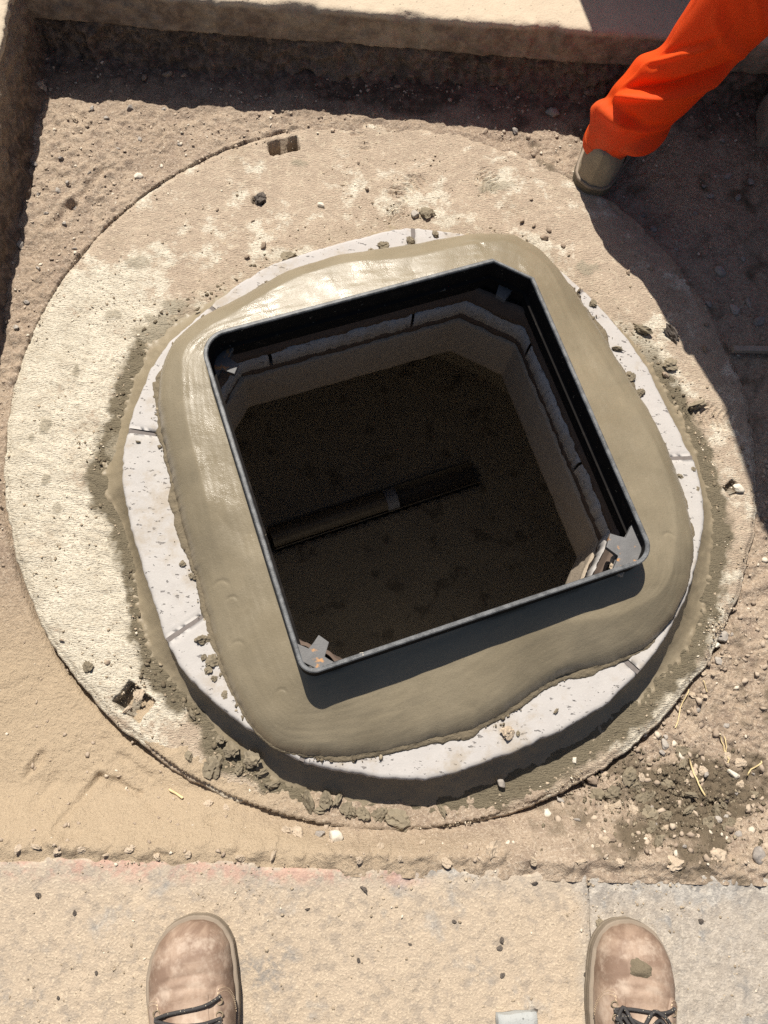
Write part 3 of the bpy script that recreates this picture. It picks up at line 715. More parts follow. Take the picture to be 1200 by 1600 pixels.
# ------------------------------------------------------------------ pale ring of cast segments on the slab
joint_px = [(-0.463, -0.061), (-0.343, -0.410), (-0.137, -0.618), (0.431, -0.455), (0.535, -0.058), (0.356, 0.280), (0.026, 0.391), (-0.352, 0.196)]
ang = sorted(math.atan2(p[1] - FC[1], p[0] - FC[0]) for p in joint_px)
ring = empty('segment_ring', (FC[0], FC[1], 0.028))
tag(ring, 'ring of pale lavender-grey concrete segments half buried in mortar round the opening', 'concrete ring')
T3 = None
for k in range(len(ang)):
    a0, a1 = ang[k], ang[(k + 1) % len(ang)]
    if a1 <= a0: a1 += 2 * math.pi
    g = 0.0035 / 0.45
    th = np.linspace(a0 + g, a1 - g, max(20, int((a1 - a0) * 80)))
    thw = (th + math.pi) % (2 * math.pi) - math.pi
    ro = np.interp(thw, TH, r_ring); ri = np.interp(thw, TH, r_open)
    ro = ro + 0.0020 * fbm(np.cos(th) * 3, np.sin(th) * 3, 16, 4, 111 + k) - 0.005 * np.clip(fbm(np.cos(th) * 3, np.sin(th) * 3, 9, 3, 211 + k) - 0.25, 0, 1); ri = ri + 0.004 * fbm(np.cos(th) * 3, np.sin(th) * 3, 12, 4, 131 + k)
    dz = random.Random(k).uniform(-0.0025, 0.002)
    rows = [(ri + 0.006, 0.027), (ri, 0.030), (ri, 0.068), (ri + 0.004, Z_RING + dz)]
    for s in np.linspace(0.08, 0.96, 26): rows.append((ri + (ro - ri) * s, None))
    rows += [(ro - 0.004, Z_RING + dz - 0.0006), (ro - 0.001, Z_RING - 0.0035 + dz), (ro, 0.066), (ro + 0.001, 0.045), (ro, 0.020)]
    Vs = []
    for r, z in rows:
        x, y = FC[0] + r * np.cos(th), FC[1] + r * np.sin(th)
        if z is None:
            z = Z_RING + dz + 0.0007 * fbm(x, y, 40, 3, 150) - 0.0028 * np.clip(0.28 - worley(x, y, 75, 151), 0, 1) * 3 * sstep(0.55, 0.75, vn2(x * 25, y * 25, 152))
        e = np.minimum(np.arange(len(th)), np.arange(len(th))[::-1])
        Vs.append(np.stack([x - FC[0], y - FC[1], z - 0.028 - 0.0025 * (e == 0) + 0 * x], -1))
    n_, m_ = len(rows), len(th)
    V = np.vstack(Vs); F = grid_faces(n_, m_)
    caps = []
    for end in (0, m_ - 1):                       # close both ends of the segment
        loop = [i * m_ + end for i in range(n_)]
        for i in range(n_ // 2 - 1):
            q = [loop[i], loop[i + 1], loop[n_ - 2 - i], loop[n_ - 1 - i]]
            caps.append(q if end == 0 else q[::-1])
    me = mesh_arr('segment', V, np.vstack([F[:, ::-1], np.array(caps)]))
    link('segment', me, SEG, ring)

# mortar bed under and over the segments, seen on the inside of the shaft
bed = empty('bedding_mortar', (FC[0], FC[1], 0.0))
tag(bed, 'reddish brown mortar joints above and below the pale segments inside the shaft', 'mortar')
bed_rows = [(ro2 + 0.010, 0.001), (ro2 + 0.004, 0.004), (ro2 + 0.006, 0.028), (ro2 + 0.012, 0.031)]
b1 = loft('lower_joint', bed_rows, JOINT, None, noise=0.004, seed=121, flip=False)
bed_rows = [(ro2 + 0.014, 0.070), (ro2 + 0.003, 0.0725 + wob), (ro2 + 0.001, 0.09), (ro2 + 0.004, 0.105), (ro2 + 0.004, 0.118), (ro2 + 0.010, 0.119)]
b2 = loft('upper_joint', bed_rows, JOINT, None, noise=0.005, seed=122, flip=False)
for b in (b1, b2):
    b.parent = bed; b.matrix_parent_inverse = Matrix.Translation((-FC[0], -FC[1], 0))

# ------------------------------------------------------------------ mortar fillet outside the ring
fil = None
nrf = 26; Sf = np.linspace(0, 1, nrf)[:, None]
rin = (r_ring - 0.006)[None, :]; rot_ = (r_skirt + 0.004 * fbm(np.cos(TH), np.sin(TH), 22, 4, 161))[None, :]
rot_ = np.maximum(rot_, rin + 0.016)
RRf = rin * (1 - Sf) + rot_ * Sf
Xf = FC[0] + RRf * np.cos(TH); Yf = FC[1] + RRf * np.sin(TH)
side = sstep(0.33, 0.10, Yf)
hgt = 0.030 + 0.028 * side - 0.034 * sstep(-0.35, -0.55, Yf)
Zf = hgt * (1 - Sf) ** (1.9 + 0.6 * vn2(np.cos(TH) * 3 + 9, np.sin(TH) * 3 + 9, 162)) - 0.004 * Sf
Zf = Zf + (0.0022 * fbm(Xf, Yf, 22, 4, 163) + 0.0012 * fbm(Xf, Yf, 90, 3, 164)) * np.minimum(1, Sf * 6)
edge_l = sstep(0.6, 0.95, Sf) * 0.0045 * np.clip(0.5 - worley(Xf, Yf, 70, 165), 0, 1) * 2
Zf = Zf + edge_l - 0.003 * sstep(0.93, 1.0, Sf)
V = np.stack([Xf, Yf, Zf], -1).reshape(-1, 3)
me = mesh_arr('mortar_fillet', V, grid_faces(nrf, len(TH), wrap=True, flip=True))
add_attr(me, dry=np.clip(0.25 + 0.7 * sstep(0.30, 0.45, Yf) + 0.5 * sstep(0.6, 1.0, Sf + 0.2 * fbm(Xf, Yf, 30, 3, 166)), 0, 1))
fil = link('mortar_fillet', me, MORTAR)
tag(fil, 'smoothed fillet of damp mortar sloping from the pale ring down to the slab', 'mortar')

# ------------------------------------------------------------------ wet mortar collar holding the frame
ncl = 74; Sc = np.linspace(0, 1, ncl)[:, None]
ci = (r_frame - 0.003)[None, :]
rag = 0.0035 * fbm(np.cos(TH) * 2, np.sin(TH) * 2, 14, 5, 171, 0.65)[None, :]
co = r_collar[None, :]
Sr = 1 - (1 - Sc) ** 1.35
RC = ci * (1 - Sr) + co * Sr + rag * Sr ** 14
co = co + rag
Xc = FC[0] + RC * np.cos(TH); Yc = FC[1] + RC * np.sin(TH)
front = sstep(0.05, -0.35, Yc)
zi = 0.158 - 0.012 * front
t_ = Sr
brk = 0.58 + 0.34 * (vn2(np.cos(TH) * 2.2 + 9, np.sin(TH) * 2.2 + 9, 172) - 0.5)
win = sstep(-1.75, -1.35, TH) * sstep(-0.05, -0.45, TH)
brk = brk - 0.10 * win - 0.06 * sstep(-0.3, -0.7, np.sin(TH))
slope1 = 0.020 - 0.010 * win + 0.012 * vn2(np.cos(TH) * 1.7 + 9, np.sin(TH) * 1.7 + 5, 173)
flat_ul = sstep(0.9, 1.5, np.abs(TH)) * (TH > 0) + sstep(-2.5, -2.9, TH)
slope1 = slope1 * (1 - 0.62 * np.clip(flat_ul, 0, 1))
p1 = slope1 * np.minimum(t_ / brk, 1.0)
u2 = np.clip((t_ - brk) / (1 - brk), 0, 1)
drop = zi - slope1 - 0.0735
lipf = 0.30 - 0.14 * sstep(-0.3, -0.7, np.sin(TH)) + 0.25 * vn2(np.cos(TH) * 4 + 7, np.sin(TH) * 4 + 7, 179)
Zc = zi - p1 - drop * ((1 - lipf) * u2 ** 1.1 + lipf * u2 ** 8)
Zs = Zc.copy()
for _ in range(1):                                    # soften the trowel facets a little
    Zs[1:-1] = (Zs[:-2] + 2 * Zs[1:-1] + Zs[2:]) / 4
w = sstep(0.0, 0.06, t_) * sstep(1.0, 0.86, t_)
along = TH * 0.45
Zc = Zs + w * (0.0034 * fbm(np.cos(TH) * 0.45 + t_ * 0.05, np.sin(TH) * 0.45, 5, 2, 174) + 0.0004 * fbm(np.cos(TH) * 0.45 + t_ * 0.6, np.sin(TH) * 0.45 + t_ * 0.6, 20, 3, 175)
               + 0.0055 * (np.abs(fbm(Xc, Yc, 7, 2, 176)) - 0.3) + 0.0013 * fbm(Xc, Yc, 22, 2, 186) + 0.0002 * fbm(Xc, Yc, 120, 3, 177)
               + 0.00035 * sstep(3.0, 2.6, np.abs(TH)) * fbm(TH * 1.6 + 0.35 * t_, t_ * 7.0, 2.2, 4, 180, 0.62))
# finger and trowel nicks
for (cx, cy, s_) in [(-0.283, -0.347, 0.0135), (-0.249, -0.443, 0.0102), (-0.263, -0.370, 0.0093), (0.133, 0.313, 0.0197), (-0.172, -0.516, 0.0081), (0.474, -0.232, 0.0103), (0.314, -0.279, 0.0078), (0.163, 0.218, 0.0001)]:
    q = np.hypot(Xc - cx, Yc - cy) / s_
    Zc = Zc - 0.0014 * np.exp(-((q - 1) / 0.22) ** 2) * sstep(0.0, 0.8, (Yc - cy) / s_)
lip = sstep(0.80, 1.0, t_)
Zc = Zc - lip * 0.0012 * (vn2(Xc * 70, Yc * 70, 178))
V = np.stack([Xc, Yc, Zc], -1).reshape(-1, 3)
under = np.stack([FC[0] + (co[0] - 0.006) * np.cos(TH), FC[1] + (co[0] - 0.006) * np.sin(TH), 0.068 + 0 * TH], -1)
V = np.vstack([V, under])
me = mesh_arr('mortar_collar', V, grid_faces(ncl + 1, len(TH), wrap=True, flip=True))
add_attr(me, dry=np.concatenate([np.clip(0.55 * sstep(0.9, 1.0, t_ + 0 * Xc), 0, 1).ravel(), 0.6 + 0 * TH]))
col_o = link('mortar_collar', me, MORTAR)
tag(col_o, 'thick collar of smooth wet grey-brown mortar trowelled round the black square frame', 'mortar')
def collar_z(x, y):
    th = np.arctan2(y - FC[1], x - FC[0]); r = math.hypot(x - FC[0], y - FC[1])
    j = int(round((th + math.pi) / (2 * math.pi) * len(TH))) % len(TH)
    return float(np.interp(r, RC[:, j], Zc[:, j]))

# ------------------------------------------------------------------ black iron frame
frame = empty('iron_frame', (FC[0], FC[1], 0.115))
tag(frame, 'black square iron manhole frame with grey worn rim set in wet mortar', 'manhole frame')
def outline_loft(name, rows, m, parent, closed=False):
    """rows: (half, z)"""
    Vs = []
    for hf, z in rows:
        P = square(hf, FRAME_CORNERS, 12) - FC
        Vs.append(np.concatenate([P, np.full((len(P), 1), z - 0.115)], 1))
    k = len(Vs[0]); V = np.vstack(Vs)
    rows_n = len(rows)
    F = grid_faces(rows_n, k, wrap=True)
    if closed:
        j = np.arange(k); F = np.vstack([F, np.stack([(rows_n - 1) * k + j, (rows_n - 1) * k + (j + 1) % k, (j + 1) % k, j], 1)])
    me = mesh_arr(name, V, F, False)
    for p in me.polygons: p.use_smooth = True
    o = link(name, me, m, parent)
    md = o.modifiers.new('edges', 'EDGE_SPLIT'); md.split_angle = R(38)
    return o
t0 = 0.0066
outline_loft('wall', [(FH - t0, 0.115), (FH + 0.012, 0.115), (FH + 0.012, 0.121), (FH, 0.121), (FH, 0.1985), (FH - t0, 0.1985)], IRON, frame, True)
outline_loft('rim', [(FH + 0.0004, 0.1955), (FH + 0.0004, 0.1988), (FH - 0.0012, 0.2002), (FH - t0 + 0.0012, 0.2002), (FH - t0 - 0.0004, 0.1988), (FH - t0 - 0.0004, 0.1955)], RIM, frame, True)
outline_loft('seat_ledge', [(FH - t0 + 0.001, 0.150), (FH - t0 - 0.0045, 0.150), (FH - t0 - 0.0055, 0.152), (FH - t0 - 0.0055, 0.154), (FH - t0 + 0.001, 0.1565)][::-1], IRON, frame, True)
for k, (sx, sy) in enumerate(((1, -1), (1, 1), (-1, 1), (-1, -1))):
    bm = bmesh.new(); i_ = FH - t0 + 0.001; L = 0.050 if k != 0 else 0.064
    zt = (0.142 if k in (1, 2) else 0.178) - 0.115; zb = zt - 0.011
    c = 0.02 if k != 1 else 0.034
    P = [(i_, i_ - L), (i_, i_ - c), (i_ - c, i_), (i_ - L, i_)]
    h0 = (i_ - L + (i_ - (i_ - L)) * 0.28, i_ - L * 0.28 - 0.0); h1 = (i_ - L * 0.72, i_ - L * 0.28)
    # plate with a tab reaching towards the middle
    ha = np.array((i_, i_ - L)); hb = np.array((i_ - L, i_)); dirv = np.array((-1, -1)) / math.sqrt(2)
    pts = list(P) + [tuple(hb + (ha - hb) * 0.32), tuple(hb + (ha - hb) * 0.36 + dirv * 0.024), tuple(hb + (ha - hb) * 0.64 + dirv * 0.027), tuple(hb + (ha - hb) * 0.68)]
    pts = [(p[0] * sx, p[1] * sy) for p in pts]
    ca, sa = math.cos(FA), math.sin(FA)
    pts = [(x * ca - y * sa, x * sa + y * ca) for x, y in pts]
    vb = [bm.verts.new((x, y, zb)) for x, y in pts]; vt = [bm.verts.new((x, y, zt)) for x, y in pts]
    n_ = len(pts)
    bm.faces.new(vt); bm.faces.new(vb[::-1])
    for j in range(n_): bm.faces.new((vb[j], vb[(j + 1) % n_], vt[(j + 1) % n_], vt[j]))
    bo = bm_obj('corner_bracket', bm, BRK, frame, 0.0012)
    if k == 3: bo['label'] = 'grey corner bracket with orange rust spots'

# ------------------------------------------------------------------ chamber below
ch = empty('manhole_chamber', (0, 0, -1.20))
tag(ch, 'deep dark brown chamber shaft below the square opening', 'manhole chamber')
ZF = -1.20
tc = np.linspace(0, 2 * math.pi, 97)[:-1]
rows = []
for z in np.linspace(-0.138, ZF - 0.02, 12): rows.append(np.stack([0.82 * np.cos(tc), 0.82 * np.sin(tc), z - ZF + 0 * tc], -1))
me = mesh_arr('chamber_wall', np.vstack(rows), grid_faces(12, 96, wrap=True)); link('chamber_wall', me, CHAMBER, ch)
fl = Mat('damp_chamber_floor')
big = fl.noise(9, 5, 0.6); blot = fl.noise(11, 3, 0.5, fl.vec((1, 1, 1), (0, 0, 0), (2, 9, 4)))
fc = fl.mix(big, (0.50, 0.455, 0.375), (0.42, 0.38, 0.31)); fc = fl.mix(fl.step(blot, 0.58, 0.66, 0, 0.6), fc, (0.16, 0.14, 0.115))
FLOORM = fl.done(fc, 0.8, fl.bump(fl.noise(120, 4, 0.6), 0.4, 0.003), 0.3)
gxx = np.linspace(-0.83, 0.83, 121); A, B = np.meshgrid(gxx, gxx)
ch_p0 = np.array((-0.307, 0.085)); ch_p1 = np.array((0.373, 0.355)); cdir = (ch_p1 - ch_p0) / np.linalg.norm(ch_p1 - ch_p0)
cd = np.abs((A - ch_p0[0]) * -cdir[1] + (B - ch_p0[1]) * cdir[0]); cu = (A - ch_p0[0]) * cdir[0] + (B - ch_p0[1]) * cdir[1]
clen = np.linalg.norm(ch_p1 - ch_p0)
Zch = 0.006 * fbm(A, B, 6, 4, 201) - 0.058 * sstep(0.044, 0.036, cd) * (cu > -0.01) * (cu < clen + 0.01)
me = mesh_arr('chamber_floor', np.stack([A, B, Zch], -1).reshape(-1, 3), grid_faces(121, 121)); link('chamber_floor', me, FLOORM, ch)
# dark half-round channel let into the floor, with a blue-grey coupling
PIPE = plain('dark_grey_plastic', (0.20, 0.178, 0.152), 0.45, 0.4, 0.2, 60); BLUE = plain('blue_grey_plastic', (0.34, 0.37, 0.46), 0.5, 0.4, 0.15, 60)
chan = empty('drain_channel', (ch_p0[0], ch_p0[1], ZF), math.atan2(cdir[1], cdir[0]))
tag(chan, 'dark half-round drain channel lying across the chamber floor', 'drain channel')
def halfpipe(name, x0, x1, ro, ri, m, parent, full=False):
    a = np.linspace(math.pi, 2 * math.pi, 21) if not full else np.linspace(0, 2 * math.pi, 33)
    prof = [(ro * math.cos(q), ro * math.sin(q)) for q in a] + [(ri * math.cos(q), ri * math.sin(q)) for q in a[::-1]]
    Vv = [(x0, y, z + 0.012) for y, z in prof] + [(x1, y, z + 0.012) for y, z in prof]
    k = len(prof); Fq = [(j, (j + 1) % k, k + (j + 1) % k, k + j) for j in range(k)]
    me = mesh_arr(name, Vv, Fq, False); return link(name, me, m, parent)
halfpipe('trough', 0, clen, 0.041, 0.037, PIPE, chan)
halfpipe('pipe_end', 0.0, clen * 0.56, 0.034, 0.031, PIPE, chan, True)
halfpipe('coupling', clen * 0.545, clen * 0.60, 0.0365, 0.033, BLUE, chan, True)

# mortar squeezed into the joints between segments, thin smears beside the collar
for a in ang:
    aw = a
    ri = float(np.interp(aw, TH, r_open)) + 0.02; ro = float(np.interp(aw, TH, r_ring)) - 0.002
    n_ = 16; Vv = []
    for i in range(n_):
        r = ri + (ro - ri) * i / (n_ - 1); hw = (0.0042 + 0.002 * (float(vn2(np.array(r * 90), np.array(a), 7)) - 0.3)) / r
        for sd in (-1, 1):
            Vv.append((r * math.cos(a + sd * hw), r * math.sin(a + sd * hw), Z_RING - 0.0045 - 0.028 + 0.002 * float(vn2(np.array(r * 120), np.array(a + 9), 8))))
    me = mesh_arr('joint_filling', Vv, [(2 * i, 2 * i + 2, 2 * i + 3, 2 * i + 1) for i in range(n_ - 1)])
    link('joint_filling', me, JGREY if False else plain('grey_joint_%d' % 0, (0.17, 0.15, 0.14), 0.9, 0.2, 0.3, 90) if a == ang[0] else bpy.data.materials['grey_joint_0'], ring)
sm_w = np.clip(0.003 + (0.030 + 0.05 * sstep(-1.9, -2.6, TH) + 0.06 * sstep(2.7, 3.0, TH)) * np.clip(fbm(np.cos(TH), np.sin(TH), 9, 5, 181, 0.7) - 0.05, 0, 1) + 0.014 * np.clip(fbm(np.cos(TH), np.sin(TH), 40, 3, 182), 0, 1), 0, 0.05)
sm_w = smooth_closed(sm_w, 31)
sm_w = np.minimum(sm_w, np.maximum(r_ring - r_collar - 0.012, 0.002))
Ss = np.linspace(0, 1, 12)[:, None]
RS = (co[0] - 0.004)[None, :] + Ss * (sm_w + 0.004)[None, :]
Xs, Ys = FC[0] + RS * np.cos(TH), FC[1] + RS * np.sin(TH)
Zsm = Z_RING + 0.0010 + 0.0030 * (1 - Ss) + 0.0026 * fbm(Xs, Ys, 110, 4, 183, 0.65) * (1 - 0.5 * Ss) - 0.0035 * Ss ** 8
me = mesh_arr('smear', np.stack([Xs, Ys, Zsm], -1).reshape(-1, 3), grid_faces(12, len(TH), wrap=True, flip=True))
link('smear', me, CLODM, col_o)

# ------------------------------------------------------------------ stones, lumps and crumbs
def rock_mesh(name, seed, rough=0.22, flat=0.75, sub=3, lumpy=0.0):
    bm = bmesh.new(); bmesh.ops.create_icosphere(bm, subdivisions=sub, radius=1.0)
    rnd = random.Random(seed)
    pl = [(Vector((rnd.gauss(0, 1), rnd.gauss(0, 1), rnd.gauss(0, 1))).normalized(), rnd.uniform(0.42, 0.80)) for _ in range(12)]
    co_ = np.array([v.co[:] for v in bm.verts])
    n1 = fbm(co_[:, 0] + 3 * co_[:, 2] + seed * 7, co_[:, 1] - 2 * co_[:, 2], 1.3, 3, seed)
    n2 = fbm(co_[:, 0] * 1.1 + 1.3 * co_[:, 2] + seed, co_[:, 1] * 1.2 - 1.1 * co_[:, 2], 2.6, 4, seed + 5, 0.8)
    for i, v in enumerate(bm.verts):
        p = v.co.copy()
        for nrm, d in pl:
            k = p.dot(nrm)
            if k > d: p -= nrm * (k - d) * (0.85 - lumpy * 0.5)
        p *= 1 + rough * n1[i] + (0.08 + lumpy) * n2[i]
        v.co = Vector((p.x * 1.12, p.y * rnd_y(seed), p.z * flat))
    me = bpy.data.meshes.new(name); bm.to_mesh(me); bm.free()
    if not lumpy: me.shade_smooth()
    return me
def rnd_y(seed): return 0.62 + 0.4 * ((seed * 37) % 10) / 10
ROCKS = {}
def rock_data(matn, m, k, lumpy, flat):
    key = (matn, k)
    if key not in ROCKS:
        me = rock_mesh('stone_shape', 11 + k * 13 + len(matn), 0.25 if not lumpy else 0.35, flat, 3, lumpy); me.materials.append(m); ROCKS[key] = me
    return ROCKS[key]
RK = {'brown': (BROWN, 0.0, 0.62), 'grey': (GREY, 0.0, 0.62), 'white': (WHITE, 0.0, 0.62), 'clod': (CLOD, 0.50, 0.58), 'dirt': (DIRT, 0.42, 0.50), 'coal': (COAL, 0.50, 0.66)}
rng = random.Random(5)
def surf_z(x, y):
    if y < Y_KERB: return Z_KERB
    r = math.hypot(x - FC[0], y - FC[1]); th = math.atan2(y - FC[1], x - FC[0])
    if r < np.interp(th, TH, r_collar): return collar_z(x, y)
    if r < np.interp(th, TH, r_ring): return Z_RING
    if r < np.interp(th, TH, r_skirt):
        u = (r - np.interp(th, TH, r_ring)) / max(1e-4, np.interp(th, TH, r_skirt) - np.interp(th, TH, r_ring))
        return max(0.0, 0.05 * (1 - u) ** 1.7 * (1 if y < 0.25 else 0.5))
    if math.hypot(x, y) < DISC_R: return 0.001
    return float(soil_z(np.array([x]), np.array([y]))[0])
def stone(name, x, y, s, typ, label, cat, group=None, z=None, sink=0.55, sq=1.0):
    m, lumpy, flat = RK[typ]; k = rng.randrange(6)
    o = bpy.data.objects.new(name, rock_data(typ, m, k, lumpy, flat)); COL.objects.link(o)
    zz_ = surf_z(x, y) if z is None else z
    o.location = (x, y, zz_ + s * flat * sq * (1 - sink) * 0.8)
    o.scale = (s, s, s * sq); o.rotation_euler = (rng.uniform(-0.35, 0.35), rng.uniform(-0.35, 0.35), rng.uniform(0, 6.28))
    return tag(o, label, cat, group)

# stones one can single out
for (x, y, s, typ, label) in [(-0.778, 0.737, 0.0185, 'dirt', 'tall pale lump of soil in the far left corner of the trench'), (-0.692, 0.673, 0.0118, 'dirt', 'pale stone with a dark shadow below the left corner lump'), (-0.580, 0.710, 0.0094, 'grey', 'grey stone on the shadow line of the far kerb at left'), (-0.542, 0.536, 0.0104, 'white', 'pale round pebble on the bare soil left of the slab top edge'), (-0.756, 0.355, 0.0111, 'grey', 'angular grey stone at the foot of the left trench side'), (-0.290, 0.497, 0.0145, 'coal', 'black crumbly lump sitting in a hole of the slab top'), (-0.162, 0.492, 0.0080, 'white', 'small white stone on the upper part of the slab'), (0.342, 0.775, 0.0189, 'grey', 'rounded grey cobble in the far kerb shadow left of the orange trousers'), (0.339, 0.822, 0.0132, 'brown', 'smaller brown stone just behind the rounded grey cobble'), (0.412, 0.829, 0.0118, 'brown', 'brown stone in shadow right of the rounded grey cobble'), (0.253, 0.722, 0.0100, 'grey', 'grey pebble on the lit soil above the slab near the shadow line'), (0.038, 0.486, 0.0108, 'grey', 'round grey pebble touching a clod above the ring'), (0.060, 0.488, 0.0149, 'clod', 'damp clod beside a round grey pebble above the ring'), (0.568, 0.239, 0.0203, 'coal', 'black glassy lump on the right part of the slab'), (0.561, 0.173, 0.0147, 'clod', 'dark egg-shaped clod below the black glassy lump'), (0.505, 0.247, 0.0189, 'clod', 'wide damp clod against the upper right of the ring'), (0.611, 0.085, 0.0185, 'clod', 'flat crumbled clod on the slab right of the ring'), (0.675, -0.088, 0.0129, 'white', 'pale stone lying in a small hole of the slab at far right'), (0.657, 0.320, 0.0110, 'grey', 'pebble on the curved shadow edge at the upper right'), (0.202, -0.563, 0.0147, 'dirt', 'dry tan clod on the pale ring below the frame'), (0.334, -0.601, 0.0068, 'white', 'cream pebble on the shaded slab below the ring'), (0.203, -0.641, 0.0089, 'grey', 'small grey chip in the shade below the ring'), (0.616, -0.389, 0.0085, 'white', 'pale pebble wedged at the lower right slab edge'), (0.630, -0.375, 0.0121, 'grey', 'grey stone wedged at the lower right slab edge'), (0.574, -0.485, 0.0083, 'brown', 'brown pebble on gravelly soil beside the lower right slab edge'), (0.534, -0.581, 0.0139, 'clod', 'upper of two dark clods touching a straw'), (0.533, -0.602, 0.0127, 'clod', 'lower of two dark clods touching a straw'), (0.618, -0.617, 0.0116, 'white', 'cream rounded stone right of the long straw'), (0.394, -0.629, 0.0113, 'dirt', 'pale tan stone just outside the slab below right'), (0.369, -0.634, 0.0113, 'brown', 'brown stone beside the pale tan one outside the slab'), (0.286, -0.689, 0.0100, 'white', 'pale pointed stone on the soil below the slab'), (0.178, -0.747, 0.0173, 'dirt', 'big pale flat lump of dry soil by the front kerb'), (0.620, -0.746, 0.0146, 'grey', 'blue-grey stone at the right end of the kerb edge'), (0.547, -0.746, 0.0157, 'dirt', 'tan lump on the kerb edge left of the blue-grey stone'), (0.478, -0.759, 0.0167, 'dirt', 'long tan lump on the kerb edge below the damp spoil'), (-0.072, -0.736, 0.0159, 'white', 'whitish crumbling lump in the soil below the slab'), (-0.101, -0.731, 0.0095, 'grey', 'grey stone left of the whitish crumbling lump'), (-0.136, -0.731, 0.0116, 'dirt', 'tan lump left of the grey stone below the slab'), (-0.157, -0.727, 0.0116, 'dirt', 'dry soil clod at the left end of the lump row below the slab'), (-0.284, -0.629, 0.0171, 'clod', 'large wet mortar clod in front of the lower left fillet'), (-0.121, -0.686, 0.0203, 'clod', 'biggest wet mortar lump in the shade below the ring'), (0.030, -0.708, 0.0183, 'clod', 'wet mortar lump at the right end of the row below the ring'), (0.104, -0.691, 0.0109, 'clod', 'single wet lump right of the mortar row below the ring'), (-0.218, 0.361, 0.0168, 'clod', 'brown clod on the upper left of the pale ring'), (-0.511, -0.472, 0.0097, 'clod', 'dark double crumb on the lower left of the slab'), (0.350, -0.853, 0.0075, 'clod', 'grey clod on the kerb beside the right boot'), (-0.027, -0.808, 0.0074, 'coal', 'small black flake on the kerb near the red paint'), (-0.312, -0.429, 0.0122, 'clod', 'dark clod on the pale ring left of the collar'), (-0.291, -0.464, 0.0110, 'clod', 'dark clod below another on the pale ring left of the collar'), (-0.423, -0.515, 0.0108, 'dirt', 'rubble piece in the knocked hole at the lower left slab edge'), (-0.437, -0.540, 0.0086, 'dirt', 'smaller rubble piece at the edge of the lower left hole')]:
    stone('clod' if typ in ('clod', 'dirt') else 'stone', x, y, s, typ, label, 'clod' if typ in ('clod', 'dirt') else 'stone')
